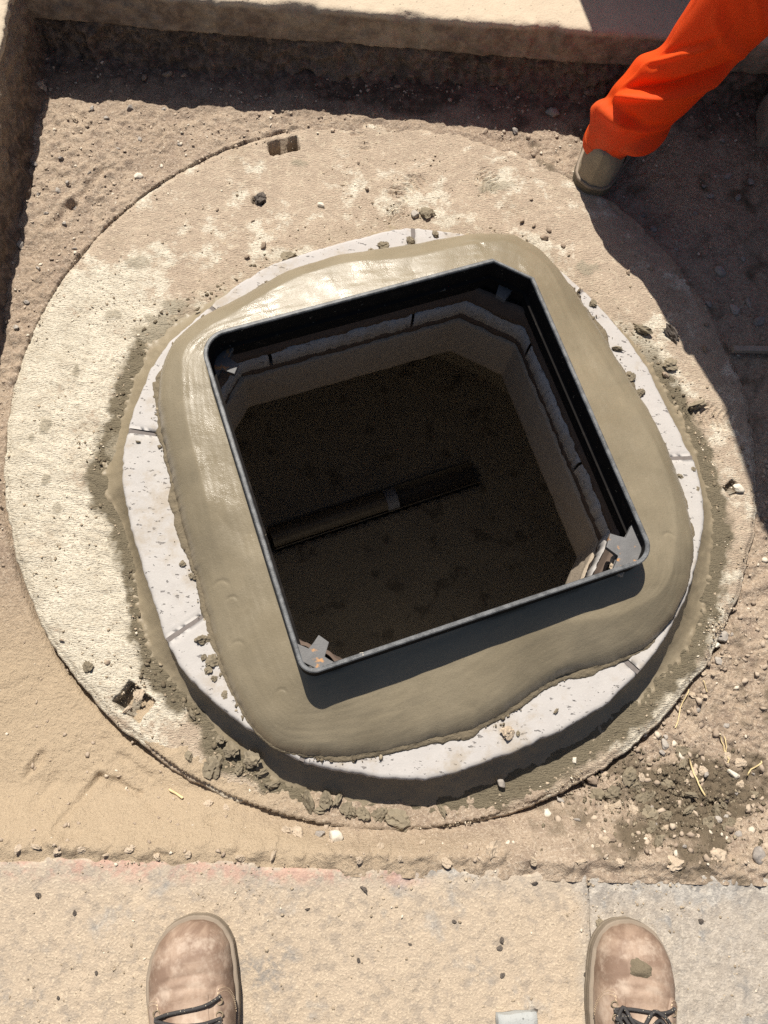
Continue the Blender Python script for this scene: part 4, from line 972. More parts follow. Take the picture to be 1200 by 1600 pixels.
# look-alikes
for name, typ, label, cat, group, pts in (
    ('pebble', 'brown', 'small brown pebble lying on the dusty top of the round slab', 'pebble', 'brown pebbles on the slab',
     [(-0.066, 0.541, 0.0061), (-0.274, 0.387, 0.0078), (-0.299, 0.443, 0.0046), (-0.373, 0.465, 0.0039), (0.263, 0.488, 0.0083), (0.310, 0.451, 0.0096), (0.321, 0.470, 0.0069), (0.288, 0.480, 0.0055), (0.486, 0.380, 0.0069), (0.645, 0.268, 0.0061), (0.636, 0.211, 0.0081), (0.548, 0.147, 0.0080), (-0.481, -0.463, 0.0054), (-0.007, 0.406, 0.0053), (-0.304, 0.358, 0.0064), (0.106, 0.407, 0.0054), (0.187, 0.390, 0.0067), (0.350, 0.433, 0.0069), (0.537, 0.393, 0.0055), (0.284, 0.544, 0.0049), (-0.087, 0.605, 0.0041), (-0.564, -0.428, 0.0043), (0.694, -0.001, 0.0052)]),
    ('pebble', 'grey', 'small pebble on the bare soil along the left side of the trench', 'pebble', 'pebbles on the left soil',
     [(-0.660, 0.699, 0.0066), (-0.551, 0.630, 0.0066), (-0.700, 0.487, 0.0070), (-0.703, 0.565, 0.0058), (-0.663, 0.459, 0.0076), (-0.682, 0.507, 0.0064), (-0.647, 0.354, 0.0062), (-0.757, 0.552, 0.0077), (-0.626, 0.681, 0.0066), (-0.467, 0.626, 0.0053), (-0.717, 0.435, 0.0050), (-0.710, 0.301, 0.0074), (-0.724, 0.228, 0.0061), (-0.734, 0.171, 0.0072), (-0.641, 0.534, 0.0052), (-0.590, 0.602, 0.0046), (-0.510, 0.717, 0.0054), (-0.739, 0.479, 0.0051), (-0.675, 0.408, 0.0050)]),
    ('pebble', 'brown', 'pebble in the shade at the foot of the far trench side', 'pebble', 'pebbles in the far shade',
     [(-0.507, 0.797, 0.0109), (-0.558, 0.787, 0.0095), (-0.474, 0.797, 0.0082), (-0.235, 0.693, 0.0055), (-0.059, 0.733, 0.0070), (0.185, 0.713, 0.0085), (0.284, 0.706, 0.0072), (0.290, 0.659, 0.0071), (0.089, 0.851, 0.0101), (0.154, 0.876, 0.0087), (0.233, 0.839, 0.0087), (-0.010, 0.807, 0.0071), (-0.174, 0.714, 0.0069), (-0.112, 0.723, 0.0056), (-0.315, 0.760, 0.0083), (-0.392, 0.770, 0.0069)]),
    ('pebble', 'grey', 'pebble on the dark soil in the shadow of the person in orange', 'pebble', 'pebbles in the shadow on the right',
     [(0.554, 0.503, 0.0085), (0.675, 0.619, 0.0073), (0.730, 0.650, 0.0088), (0.746, 0.593, 0.0087), (0.595, 0.540, 0.0071), (0.689, 0.398, 0.0140), (0.712, 0.314, 0.0125), (0.741, 0.331, 0.0139), (0.757, 0.287, 0.0138), (0.685, 0.596, 0.0087), (0.535, 0.535, 0.0071), (0.649, 0.544, 0.0072), (0.599, 0.452, 0.0056), (0.745, 0.440, 0.0085), (0.723, 0.735, 0.0089), (0.780, 0.638, 0.0103)]),
    ('clod', 'clod', 'wet mortar lump in the row fallen along the foot of the fillet', 'clod', 'wet lumps along the fillet foot',
     [(-0.259, -0.603, 0.0140), (-0.223, -0.618, 0.0150), (-0.329, -0.544, 0.0097), (-0.328, -0.615, 0.0085), (-0.185, -0.656, 0.0139), (-0.205, -0.638, 0.0107), (-0.241, -0.631, 0.0096), (-0.093, -0.676, 0.0140), (-0.075, -0.678, 0.0118), (-0.103, -0.693, 0.0128), (-0.060, -0.691, 0.0129), (-0.031, -0.695, 0.0129), (-0.003, -0.700, 0.0129), (0.014, -0.706, 0.0119), (-0.277, -0.585, 0.0097), (-0.049, -0.695, 0.0107)]),
    ('clod', 'dirt', 'dry crumbly soil lump along the edge of the front kerb', 'clod', 'dry lumps along the front kerb',
     [(-0.545, -0.756, 0.0091), (-0.570, -0.761, 0.0071), (-0.509, -0.762, 0.0081), (-0.474, -0.759, 0.0071), (-0.432, -0.766, 0.0061), (-0.397, -0.757, 0.0082), (-0.355, -0.766, 0.0072), (-0.289, -0.690, 0.0084), (-0.259, -0.695, 0.0074), (-0.308, -0.763, 0.0062), (-0.225, -0.766, 0.0073), (-0.173, -0.760, 0.0084), (-0.036, -0.765, 0.0074), (0.028, -0.760, 0.0064), (0.103, -0.764, 0.0086), (0.243, -0.759, 0.0076), (0.320, -0.759, 0.0088), (0.385, -0.760, 0.0077), (-0.004, -0.746, 0.0075), (0.065, -0.740, 0.0064)]),
    ('crumb', 'coal', 'tiny dark flake lying on the sandy kerb top', 'crumb', 'dark flakes on the kerb',
     [(0.246, -0.794, 0.0052), (0.192, -0.878, 0.0051), (0.188, -0.888, 0.0041), (0.193, -0.926, 0.0045), (0.244, -0.974, 0.0040), (-0.471, -0.849, 0.0039), (-0.529, -0.827, 0.0048), (0.117, -0.852, 0.0036), (0.047, -0.885, 0.0030), (-0.032, -0.908, 0.0030), (-0.115, -0.838, 0.0040), (-0.428, -0.932, 0.0028), (-0.480, -0.966, 0.0028), (0.325, -0.923, 0.0036), (0.516, -0.845, 0.0042)]),
    ('clod', 'clod', 'dark mortar crumb stuck on the pale ring beside the collar', 'crumb', 'mortar crumbs on the ring',
     [(-0.296, -0.477, 0.0084), (-0.307, -0.458, 0.0063), (-0.339, -0.321, 0.0064), (-0.357, -0.299, 0.0054), (-0.286, -0.491, 0.0063), (-0.267, -0.516, 0.0062), (0.555, -0.080, 0.0061), (0.561, -0.117, 0.0048), (0.526, -0.095, 0.0073), (0.283, -0.525, 0.0054), (0.219, -0.562, 0.0043), (-0.033, 0.355, 0.0101), (0.020, 0.367, 0.0089), (0.070, 0.388, 0.0077), (0.356, 0.302, 0.0090), (0.380, 0.254, 0.0077), (0.426, 0.159, 0.0101), (0.447, 0.100, 0.0125), (0.464, 0.068, 0.0087), (-0.055, 0.341, 0.0075), (-0.391, 0.227, 0.0060), (-0.457, -0.082, 0.0045)])):
    for (x, y, s) in pts:
        stone(name, x, y, s, typ, label, cat, group)
for x, y, s in [(rng.uniform(0.30, 0.66), rng.uniform(-0.74, -0.12), rng.choice((0.004, 0.005, 0.006, 0.007, 0.009))) for _ in range(230)]:
    if math.hypot(x, y) < DISC_R + 0.012: continue
    stone('pebble', x, y, s, rng.choice(('grey', 'brown', 'dirt', 'dirt')), 'small pebble in the loose gravelly soil right of the slab', 'pebble', 'pebbles in the gravelly soil')

for k in range(26):
    x, y = rng.gauss(0.50, 0.075), rng.gauss(-0.665, 0.038)
    if math.hypot(x, y) < DISC_R + 0.02 or y < -0.75: continue
    stone('clod', x, y, rng.uniform(0.008, 0.016), 'clod', 'dark damp clod in the crumbly spoil heap at lower right', 'clod', 'clods in the damp spoil heap', sink=0.75)
# uncountable grit: low-poly grains joined into one mesh per place
ICO = None
def grit(name, label, pts, sizes, m, seed):
    bm = bmesh.new(); bmesh.ops.create_icosphere(bm, subdivisions=1, radius=1.0)
    bm.verts.ensure_lookup_table()
    bv = np.array([v.co[:] for v in bm.verts]); bf = np.array([[v.index for v in f.verts] for f in bm.faces]); bm.free()
    g = np.random.RandomState(seed); n = len(pts)
    jit = 1 + g.uniform(-0.55, 0.35, (n, len(bv), 1)); q = g.uniform(0, 6.28, n)
    sc = np.stack([np.ones(n), g.uniform(0.45, 1, n), g.uniform(0.35, 0.65, n)], 1)[:, None, :]
    Vl = bv[None] * jit * sc * np.asarray(sizes)[:, None, None]
    cq, sq = np.cos(q)[:, None], np.sin(q)[:, None]
    Vx = Vl[..., 0] * cq - Vl[..., 1] * sq; Vy = Vl[..., 0] * sq + Vl[..., 1] * cq
    P = np.asarray(pts)
    V = np.stack([Vx + P[:, 0:1], Vy + P[:, 1:2], Vl[..., 2] + P[:, 2:3] + np.asarray(sizes)[:, None] * 0.12], -1).reshape(-1, 3)
    F = (bf[None] + (np.arange(n) * len(bv))[:, None, None]).reshape(-1, 3)
    me = mesh_arr(name, V, F, False); add_attr(me, tone=np.repeat(g.uniform(0, 1, n), len(bv)))
    return kind(link(name, me, m), 'stuff', label)
def grit_mat(name, cols, pale):
    m = Mat(name); t = m.attr('tone')
    c = m.mix(t, cols[0], cols[1]); c = m.mix(m.step(t, 0.86, 0.9), c, pale)
    return m.done(c, 0.95, m.bump(m.noise(500, 3, 0.6), 0.5, 0.001), 0.15)
G_SOIL = grit_mat('soil_grit', ((0.30, 0.235, 0.18), (0.50, 0.41, 0.315)), (0.60, 0.53, 0.43))
G_SLAB = grit_mat('slab_grit', ((0.24, 0.19, 0.135), (0.50, 0.41, 0.30)), (0.62, 0.55, 0.44))
G_DAMP = grit_mat('damp_grit', ((0.10, 0.08, 0.055), (0.20, 0.165, 0.115)), (0.30, 0.25, 0.18))
g = np.random.RandomState(3)
n0 = 26000
px_ = g.uniform(-0.78, 0.98, n0); py_ = g.uniform(-0.762, 0.82, n0)
keep = np.hypot(px_, py_) > DISC_R - 0.03
dens = 0.25 + 0.75 * sstep(0.35, 0.65, vn2(px_ * 11, py_ * 11, 401)); dens = dens * np.where((px_ < -0.1) & (py_ < -0.3), 0.45, 1) + 0.4 * (px_ > 0.3) * (py_ < 0)
keep &= g.uniform(0, 1, n0) < dens
px_, py_ = px_[keep], py_[keep]
sz_ = 0.0010 + (0.0046 + 0.0035 * ((px_ > 0.3) & (py_ < 0.1))) * g.uniform(0, 1, len(px_)) ** 5
grit('soil_grit', 'fine loose crumbs and grit scattered over the trench soil', np.stack([px_, py_, soil_z(px_, py_)], 1), sz_, G_SOIL, 4)
n0 = 9000
a_ = g.uniform(-math.pi, math.pi, n0); rs = np.interp(a_, TH, r_skirt); rd = np.interp(a_, TH, r_out); u_ = g.uniform(0, 1, n0)
r_ = rs + (rd - rs) * u_ ** np.where(g.uniform(0, 1, n0) < 0.45, 2.5, 0.8)
px_, py_ = FC[0] + r_ * np.cos(a_), FC[1] + r_ * np.sin(a_)
keep = g.uniform(0, 1, n0) < 0.18 + 0.82 * sstep(0.45, 0.7, vn2(px_ * 14, py_ * 14, 411))
px_, py_ = px_[keep], py_[keep]
grit('slab_grit', 'fine crumbs of dust and mortar scattered on the round slab', np.stack([px_, py_, 0 * px_], 1), 0.0008 + 0.0030 * g.uniform(0, 1, len(px_)) ** 6, G_SLAB, 5)
n0 = 2400                                                     # damp crumbs along collar and fillet edges
a_ = g.uniform(-math.pi, math.pi, n0); wch = g.uniform(0, 1, n0) < 0.45
r_ = np.where(wch, np.interp(a_, TH, r_collar) + np.abs(g.normal(0, 0.006, n0)), np.interp(a_, TH, r_skirt) + g.normal(0, 0.011, n0))
keep = g.uniform(0, 1, n0) < 0.08 + 0.92 * sstep(0.5, 0.72, vn2(a_ * 5 + wch * 40, a_ * 0, 421))
keep &= ~(wch & (r_ > np.interp(a_, TH, r_ring) - 0.004))
a_, r_, wch = a_[keep], r_[keep], wch[keep]
px_, py_ = FC[0] + r_ * np.cos(a_), FC[1] + r_ * np.sin(a_)
grit('mortar_crumbs', 'dark damp mortar crumbs along the edges of collar and fillet', np.stack([px_, py_, np.where(wch, Z_RING, 0.0)], 1), 0.0010 + 0.0048 * g.uniform(0, 1, len(px_)) ** 4.5, G_DAMP, 6)
n0 = 2200
px_, py_ = g.normal(0.50, 0.085, n0), g.normal(-0.665, 0.045, n0)
keep = (np.hypot(px_, py_) > DISC_R + 0.01) & (py_ > -0.76); px_, py_ = px_[keep], py_[keep]
grit('damp_spoil', 'heap of dark damp crumbly spoil on the soil at lower right', np.stack([px_, py_, soil_z(px_, py_)], 1), 0.0010 + 0.0042 * g.uniform(0, 1, len(px_)) ** 4, G_DAMP, 7)
n0 = 2600
px_, py_ = g.uniform(-0.62, 0.68, n0), -0.772 - 0.33 * g.uniform(0, 1, n0) ** 1.6
keep = g.uniform(0, 1, n0) < 0.15 + 0.85 * sstep(0.5, 0.7, vn2(px_ * 12, py_ * 12, 431)); px_, py_ = px_[keep], py_[keep]
grit('kerb_grit', 'fine sandy grit scattered over the kerb top', np.stack([px_, py_, Z_KERB + 0 * px_], 1), 0.0008 + 0.0026 * g.uniform(0, 1, len(px_)) ** 3, G_SLAB, 8)

# ------------------------------------------------------------------ straws, lath and offcuts
STRAW = plain('dry_straw', (0.62, 0.49, 0.27), 0.6, 0.3, 0.15, 80); WOOD = plain('weathered_wood', (0.33, 0.28, 0.23), 0.85, 0.2, 0.3, 60)
for (pts, rad, label) in (([(0.543, -0.592), (0.548, -0.614), (0.552, -0.632), (0.557, -0.654)], 0.0016, 'long thick straw rising from the damp spoil'),
                     ([(0.554, -0.472), (0.542, -0.499), (0.526, -0.540)], 0.0011, 'thin straw beside the lower right slab edge'),
                     ([(0.583, -0.455), (0.590, -0.475)], 0.0009, 'short bit of straw near a brown pebble'),
                     ([(0.602, -0.550), (0.608, -0.572), (0.609, -0.598)], 0.0011, 'left of two straws lying in a narrow V'),
                     ([(0.611, -0.553), (0.611, -0.574), (0.609, -0.598)], 0.0010, 'right of two straws lying in a narrow V'),
                     ([(0.641, -0.617), (0.670, -0.594)], 0.0014, 'pale straw near the right edge of the picture'),
                     ([(-0.357, -0.669), (-0.333, -0.681)], 0.0022, 'short whitish stick on the sandy soil at lower left')):
    P3 = []
    for i, (x, y) in enumerate(catmull(pts, 8)): P3.append((x, y, surf_z(x, y) + 0.004 + 0.002 * math.sin(i * 1.3)))
    tag(link('straw' if 'stick' not in label else 'stick', tube_me('straw', P3, rad, 6), STRAW), label, 'straw' if 'stick' not in label else 'stick')
lx0 = (0.693, 0.214); lx1 = (lx0[0] + 0.24, lx0[1] + 0.012)
bm = bmesh.new(); box_bm(bm, 0, 0.24, -0.006, 0.006, 0, 0.012)
o = bm_obj('wood_lath', bm, WOOD, None, 0.0015); o.location = (lx0[0], lx0[1], -0.002); o.rotation_euler = (0, R(0.5), math.atan2(0.012, 0.24))
tag(o, 'thin dusty lath lying in the shadow at the right edge of the slab', 'lath')
bm = bmesh.new(); box_bm(bm, 0.800, 0.96, 0.725, 0.81, -0.02, 0.145)
bmesh.ops.subdivide_edges(bm, edges=bm.edges[:], cuts=12, use_grid_fill=True)
for v in bm.verts:
    k = np.array(v.co[:]); v.co.x += 0.012 * float(fbm(k[1] * 1.0, k[2], 14, 3, 501)); v.co.y += 0.010 * float(fbm(k[0], k[2], 14, 3, 502)); v.co.z += 0.006 * float(fbm(k[0], k[1], 12, 3, 503))
tag(bm_obj('concrete_block', bm, BUFF, None, 0.0, True), 'rough concrete block in deep shade at the upper right edge', 'concrete block')
bx = (0.212, -0.987); CHIP = simple_concrete('grey_offcut', (0.40, 0.41, 0.40), (0.32, 0.33, 0.32))
bm = bmesh.new(); box_bm(bm, -0.030, 0.030, -0.050, 0.012, 0.0, 0.016)
bmesh.ops.subdivide_edges(bm, edges=bm.edges[:], cuts=5, use_grid_fill=True)
for v in bm.verts: v.co += Vector((0.0022 * float(fbm(v.co.y, v.co.z, 60, 2, 511)), 0.003 * float(fbm(v.co.x, v.co.z, 50, 2, 512)), 0.0012 * float(fbm(v.co.x, v.co.y, 60, 2, 513))))
o = bm_obj('concrete_offcut', bm, CHIP, None, 0.0, True); o.location = (bx[0], bx[1], Z_KERB + 0.0); o.rotation_euler = (0, 0, R(3))
tag(o, 'flat blue-grey concrete offcut on the kerb between the boots', 'concrete offcut')
# tan stone chip on the right-hand bracket, small chip on the near rim
q = (0.376, -0.286); stone('stone', q[0], q[1], 0.017, 'dirt', 'tan stone chip lodged behind the right corner bracket of the frame', 'stone', z=0.150)
bpy.data.objects['stone'] if 'stone' in bpy.data.objects else None
q = (-0.049, -0.458); stone('stone', q[0], q[1], 0.006, 'white', 'tiny pale chip on the near rim of the black frame', 'stone', z=0.196)

# ------------------------------------------------------------------ boots
SOLE = plain('worn_rubber_sole', (0.20, 0.165, 0.125), 0.8, 0.3, 0.4, 60)
WELT = plain('dusty_welt', (0.25, 0.205, 0.16), 0.85, 0.2, 0.3, 60)
lm = Mat('flecked_lace'); fl_ = lm.vor(260); LACE = lm.done(lm.mix(lm.step(fl_, 0.10, 0.20, 1, 0), (0.045, 0.042, 0.042), (0.55, 0.48, 0.36)), 0.75, lm.bump(lm.noise(900, 2, 0.5), 0.5, 0.0008), 0.25)
THREAD = plain('tan_thread', (0.58, 0.45, 0.31), 0.7, 0.2, 0.1, 60); BRASS = plain('dull_brass', (0.20, 0.155, 0.10), 0.45, 0.5, 0.2, 60)
S_W = ((0, .0), (.003, .017), (.010, .031), (.022, .0425), (.042, .0515), (.07, .0560), (.10, .0568), (.13, .0545), (.17, .048), (.21, .0425), (.25, .040), (.28, .035), (.293, .024), (.300, .0))
S_H = ((0, .014), (.006, .027), (.02, .041), (.045, .050), (.07, .053), (.10, .056), (.125, .065), (.15, .079), (.18, .098), (.21, .108), (.25, .108), (.29, .100), (.30, .096))
ip = lambda tb, s: np.interp(s, [a for a, _ in tb], [b for _, b in tb])
def make_boot(name, toe, head, flip, zg, leather, label, sole_m=SOLE, lace_m=LACE, group=None, tangle=False, seed=0):
    root = empty(name, (toe[0], toe[1], zg), head)            # local +x points to the toe, y to the wearer's left
    tag(root, label, 'boot', group)
    def surf(s, ph, off=0.0):
        s = np.asarray(s, float); ph = np.asarray(ph, float)
        w = ip(S_W, s); h = ip(S_H, s)
        c_ = -flip * 0.007 * sstep(0.09, 0.0, s)
        cy, cz = np.cos(ph), np.sin(ph)
        y = c_ + (w + off) * np.sign(cy) * np.abs(cy) ** 0.80
        z = 0.026 + (h + off) * np.abs(cz) ** 0.85
        cr_ = 0.0022 * np.exp(-((s - 0.076 - 0.010 * np.cos(ph * 2)) / 0.004) ** 2) + 0.0016 * np.exp(-((s - 0.088 - 0.008 * np.cos(ph * 2 + 0.6)) / 0.0035) ** 2)
        z = z - cr_ * cz + 0.0016 * fbm(s * 1.0, ph * 0.05, 38, 3, 601 + seed) * cz
        y = y + 0.0010 * fbm(s, ph * 0.05, 50, 3, 605 + seed)
        return np.stack([-s, y, z], -1)
    sv = np.concatenate([[0, .0012], np.linspace(.003, .297, 92), [.300]]); pv = np.linspace(0, math.pi, 49)
    Sg, Pg = np.meshgrid(sv, pv, indexing='ij')
    link('upper', mesh_arr('upper', surf(Sg, Pg).reshape(-1, 3), grid_faces(len(sv), 49)), leather, root)
    # ankle shaft
    rows = []
    for z, a, b, c_ in ((0.095, .062, .041, .205), (0.12, .058, .041, .215), (0.15, .057, .043, .220), (0.18, .058, .045, .222), (0.205, .060, .047, .223), (0.206, .056, .043, .223), (0.17, .052, .039, .222)):
        q = np.linspace(0, 2 * math.pi, 41)[:-1]; rows.append(np.stack([-c_ + a * np.cos(q), b * np.sin(q), z + 0 * q], -1))
    link('shaft', mesh_arr('shaft', np.vstack(rows), grid_faces(7, 40, wrap=True)), leather, root)
    # sole: outline a little wider than the upper, ribbed edge
    so = np.concatenate([np.linspace(0, 0.02, 10), np.linspace(0.026, 0.284, 40), np.linspace(0.288, 0.3, 7)])
    def outline(grow):
        w = ip(S_W, so) + grow; w[0] = 0.004; w[-1] = 0.004; c_ = -flip * 0.007 * sstep(0.09, 0.0, so)
        x = -so + grow * np.where(so < 0.02, 1 - so / 0.02, 0) - grow * np.where(so > 0.28, (so - 0.28) / 0.02, 0)
        L_ = np.stack([x, c_ + w], -1); R_ = np.stack([x, c_ - w], -1)[::-1]
        return np.vstack([L_, R_])
    def slab_part(nm, levels, m):
        rows = [np.concatenate([outline(gw), np.full((2 * len(so), 1), z)], 1) for gw, z in levels]
        k = 2 * len(so); V = np.vstack(rows); F = [tuple(f) for f in grid_faces(len(rows), k, wrap=True)]
        me = bpy.data.meshes.new(nm)
        me.from_pydata(V.tolist(), [], F + [tuple(range(k))[::-1], tuple(range((len(rows) - 1) * k, len(rows) * k))]); me.update()
        return link(nm, me, m, root)
    slab_part('sole', [(0.003, 0.0), (0.0055, 0.003), (0.0055, 0.008), (0.0045, 0.010), (0.0055, 0.012), (0.005, 0.019)], sole_m)
    slab_part('welt', [(0.0046, 0.0192), (0.0050, 0.021), (0.0050, 0.0255), (0.0036, 0.0272), (-0.004, 0.0276)], WELT)
    # quarters, tongue
    for sd in (0, 1):
        a0, a1 = (0.06, 1.02) if sd == 0 else (math.pi - 0.06, math.pi - 1.02)
        u, v = np.meshgrid(np.linspace(0, 1, 40), np.linspace(0, 1, 22), indexing='ij')
        ph = a0 + (a1 - a0) * v
        s0 = 0.108 - 0.020 * v ** 0.6 - 0.006 * np.sin(v * 3) + 0.03 * (1 - v) ** 3; s0 = s0 + 0.014 * sstep(0.88, 1.0, v)
        ss = s0 + (0.215 - s0) * u
        rim_ = np.minimum(np.minimum(u * 30, v * 12), (1 - v) * 14); off = 0.0026 * np.clip(rim_, 0, 1) ** 0.5
        q = link('quarter', mesh_arr('quarter', surf(ss, ph, off).reshape(-1, 3), grid_faces(40, 22, flip=(sd == 1))), leather, root)
        bmv = []; bmf = []
        for dd in (0.05, 0.10):
            for k in range(26):
                v0 = 0.10 + 0.85 * k / 26; v1 = v0 + 0.018
                pts_ = []
                for vv in (v0, v1):
                    s_0 = 0.108 - 0.020 * vv ** 0.6 - 0.006 * math.sin(vv * 3) + 0.03 * (1 - vv) ** 3 + 0.014 * float(sstep(0.88, 1.0, vv))
                    pts_.append(surf(s_0 + dd * 0.085, a0 + (a1 - a0) * vv, 0.0031))
                p0, p1 = pts_; d_ = (p1 - p0); nrm = np.cross(d_, (0, 0, 1.0)); nrm = nrm / (np.linalg.norm(nrm) + 1e-9) * 0.0005
                b_ = len(bmv); up_ = np.array((0, 0, 0.0005)); bmv += [p0 - nrm, p0 + nrm, p1 + nrm, p1 - nrm, p0 + up_, p1 + up_]; bmf += [(b_, b_ + 4, b_ + 5, b_ + 3), (b_ + 4, b_ + 1, b_ + 2, b_ + 5)]
        link('stitching', mesh_arr('stitching', bmv, bmf), THREAD, q)
    u, v = np.meshgrid(np.linspace(0, 1, 30), np.linspace(0, 1, 20), indexing='ij')
    tg = surf(0.094 + 0.10 * u, math.pi / 2 - 0.40 + 0.80 * v, 0.0016 + 0.0014 * np.sin(v * math.pi))
    link('tongue', mesh_arr('tongue', tg.reshape(-1, 3), grid_faces(30, 20)), leather, root)
    # laces and eyelets
    for k in range(6):
        s_ = 0.106 + 0.016 * k
        for sd in (-1, 1):
            pc = surf(s_, math.pi / 2 + sd * 0.66, 0.0036)
            ring_pts = [(pc[0] + 0.0042 * math.cos(q), pc[1] + 0.0042 * math.sin(q), pc[2] - sd * 0.0 + 0.0005) for q in np.linspace(0, 2 * math.pi, 13)]
            link('eyelet', tube_me('eyelet', ring_pts, 0.0010, 5, False), BRASS, root)
        pts_ = []
        sh = 0.006 * (1 if k % 2 else -1)
        for q in np.linspace(-0.66, 0.66, 11):
            pts_.append(surf(s_ + sh * q / 0.66 + 0.002 * math.sin(q * 5 + k), math.pi / 2 + q, 0.0055 + 0.0025 * math.cos(q * 2.2)))
        link('lace', tube_me('lace', pts_, 0.0027, 7), lace_m, root)
    if tangle:
        rr_ = random.Random(9)
        for k in range(4):
            pts_ = []; s_c = 0.116 + 0.007 * k
            for i in range(7):
                pts_.append(surf(s_c + rr_.uniform(-0.012, 0.016), math.pi / 2 + (-0.62 + 0.2 * i) * (1 if k % 2 else -1) * 0.8 - 0.12, 0.008 + rr_.uniform(0, 0.009)))
            link('lace', tube_me('lace', catmull(pts_, 26), 0.0027, 7), lace_m, root)
        blob = surf(*np.meshgrid(np.linspace(0.040, 0.068, 16), np.linspace(1.25, 1.75, 16), indexing='ij'))
        u, v = np.meshgrid(np.linspace(-1, 1, 16), np.linspace(-1, 1, 16), indexing='ij')
        k = np.clip(1 - np.hypot(u, v) - 0.35 * fbm(u, v, 2.2, 3, 612), -0.4, 1); blob[..., 2] += 0.006 * k - 0.001
        link('mud_patch', mesh_arr('mud_patch', blob.reshape(-1, 3), grid_faces(16, 16)), CLODM, root)
    return root
bt = make_boot('boot', (-0.297, -0.853), R(90 + 11), 1, Z_KERB, LEATHER, 'dusty brown leather work boot on the kerb at left, laces at its inner side', seed=1); bt.scale = (1.0, 1.10, 1.0)
bt = make_boot('boot', (0.400, -0.846), R(90 - 7), -1, Z_KERB, LEATHER, 'dusty brown leather work boot on the kerb at right, mud patch and tangled laces', tangle=True, seed=2); bt.scale = (1.0, 1.08, 1.0)

# ------------------------------------------------------------------ person in orange work clothes
TANB = plain('tan_work_boot', (0.30, 0.25, 0.18), 0.75, 0.3, 0.25, 40); OLIVE = plain('olive_sole', (0.12, 0.10, 0.07), 0.8, 0.3, 0.3, 40)
SKIN = plain('skin', (0.45, 0.27, 0.19), 0.6, 0.3, 0.08, 20); HAIR = plain('dark_hair', (0.03, 0.022, 0.016), 0.7, 0.3, 0.2, 60)
per = empty('person', (0.68, 0.67, -0.005))
tag(per, 'person in bright orange work trousers with one foot in the trench, upper right', 'person')
def skin_mesh(name, verts, edges, m, parent, levels=2):
    me = bpy.data.meshes.new(name); me.from_pydata([v[:3] for v in verts], edges, []); me.update()
    o = link(name, me, m, parent); o.matrix_parent_inverse = parent.matrix_world.inverted() if False else Matrix.Translation((-per.location.x, -per.location.y, -per.location.z))
    sk = o.modifiers.new('skin', 'SKIN'); sk.use_smooth_shade = True
    for i, v in enumerate(verts):
        d = me.skin_vertices[0].data[i]; d.radius = (v[3], v[4] if len(v) > 4 else v[3]); d.use_root = (i == 0)
    sb = o.modifiers.new('sub', 'SUBSURF'); sb.levels = 1; sb.render_levels = levels
    return o
fx, fy = 0.70, 0.71                                         # facing; wearer's left is (-fy, fx)
lx, ly = -fy, fx
hipc = (0.67, 0.67)
def at(a, b, z): return (hipc[0] + fx * a + lx * b, hipc[1] + fy * a + ly * b, z)
bv = []; be = []
def add(p, r, par=None, r2=None):
    bv.append((*p, r, r2 or r)); i = len(bv) - 1
    if par is not None: be.append((par, i))
    return i
pel = add(at(0, 0, 0.93), 0.13, None, 0.10); sp = add(at(-0.01, 0, 1.10), 0.12, pel, 0.09); ches = add(at(-0.02, 0, 1.28), 0.14, sp, 0.10); nk = add(at(-0.02, 0, 1.45), 0.055, ches)
hd0 = add(at(0.0, 0, 1.52), 0.070, nk); hd1 = add(at(0.01, 0, 1.60), 0.088, hd0); hd2 = add(at(0.0, 0, 1.68), 0.060, hd1)
legs = {}
for sd, knee, ank, toe in ((1, (0.535, 0.612, 0.46), (0.440, 0.640, 0.09), (0.475, 0.73, 0.045)), (-1, (0.84, 0.66, 0.47), (0.915, 0.70, 0.09), (0.95, 0.79, 0.045))):
    h_ = add(at(0, 0.09 * sd, 0.86), 0.075, pel); k_ = add(knee, 0.045, h_); c_ = add((knee[0] * 0.45 + ank[0] * 0.55, knee[1] * 0.45 + ank[1] * 0.55, 0.27), 0.040, k_); a_ = add(ank, 0.032, c_); add(toe, 0.022, a_)
for sd in (1, -1):
    s_ = add(at(-0.02, 0.19 * sd, 1.38), 0.06, ches); e_ = add(at(0.02, 0.25 * sd, 1.11), 0.045, s_); w_ = add(at(0.16, 0.22 * sd, 0.92), 0.030, e_); p_ = add(at(0.20, 0.215 * sd, 0.865), 0.030, w_, 0.018)
    for j, (da, db, L_) in enumerate(((0.015, -0.03, 0.7), (0.035, -0.018, 0.95), (0.038, 0.0, 1.0), (0.034, 0.016, 0.95), (0.028, 0.030, 0.8))):
        f1 = add(at(0.20 + da * 0.7, (0.215 + db) * sd, 0.845 - 0.015 * L_), 0.010, p_); f2 = add(at(0.20 + da, (0.215 + db * 1.1) * sd, 0.815 - 0.02 * L_), 0.009, f1); add(at(0.20 + da * 0.7, (0.215 + db * 1.05) * sd, 0.79 - 0.02 * L_), 0.008, f2)
skin_mesh('body', bv, be, SKIN, per)
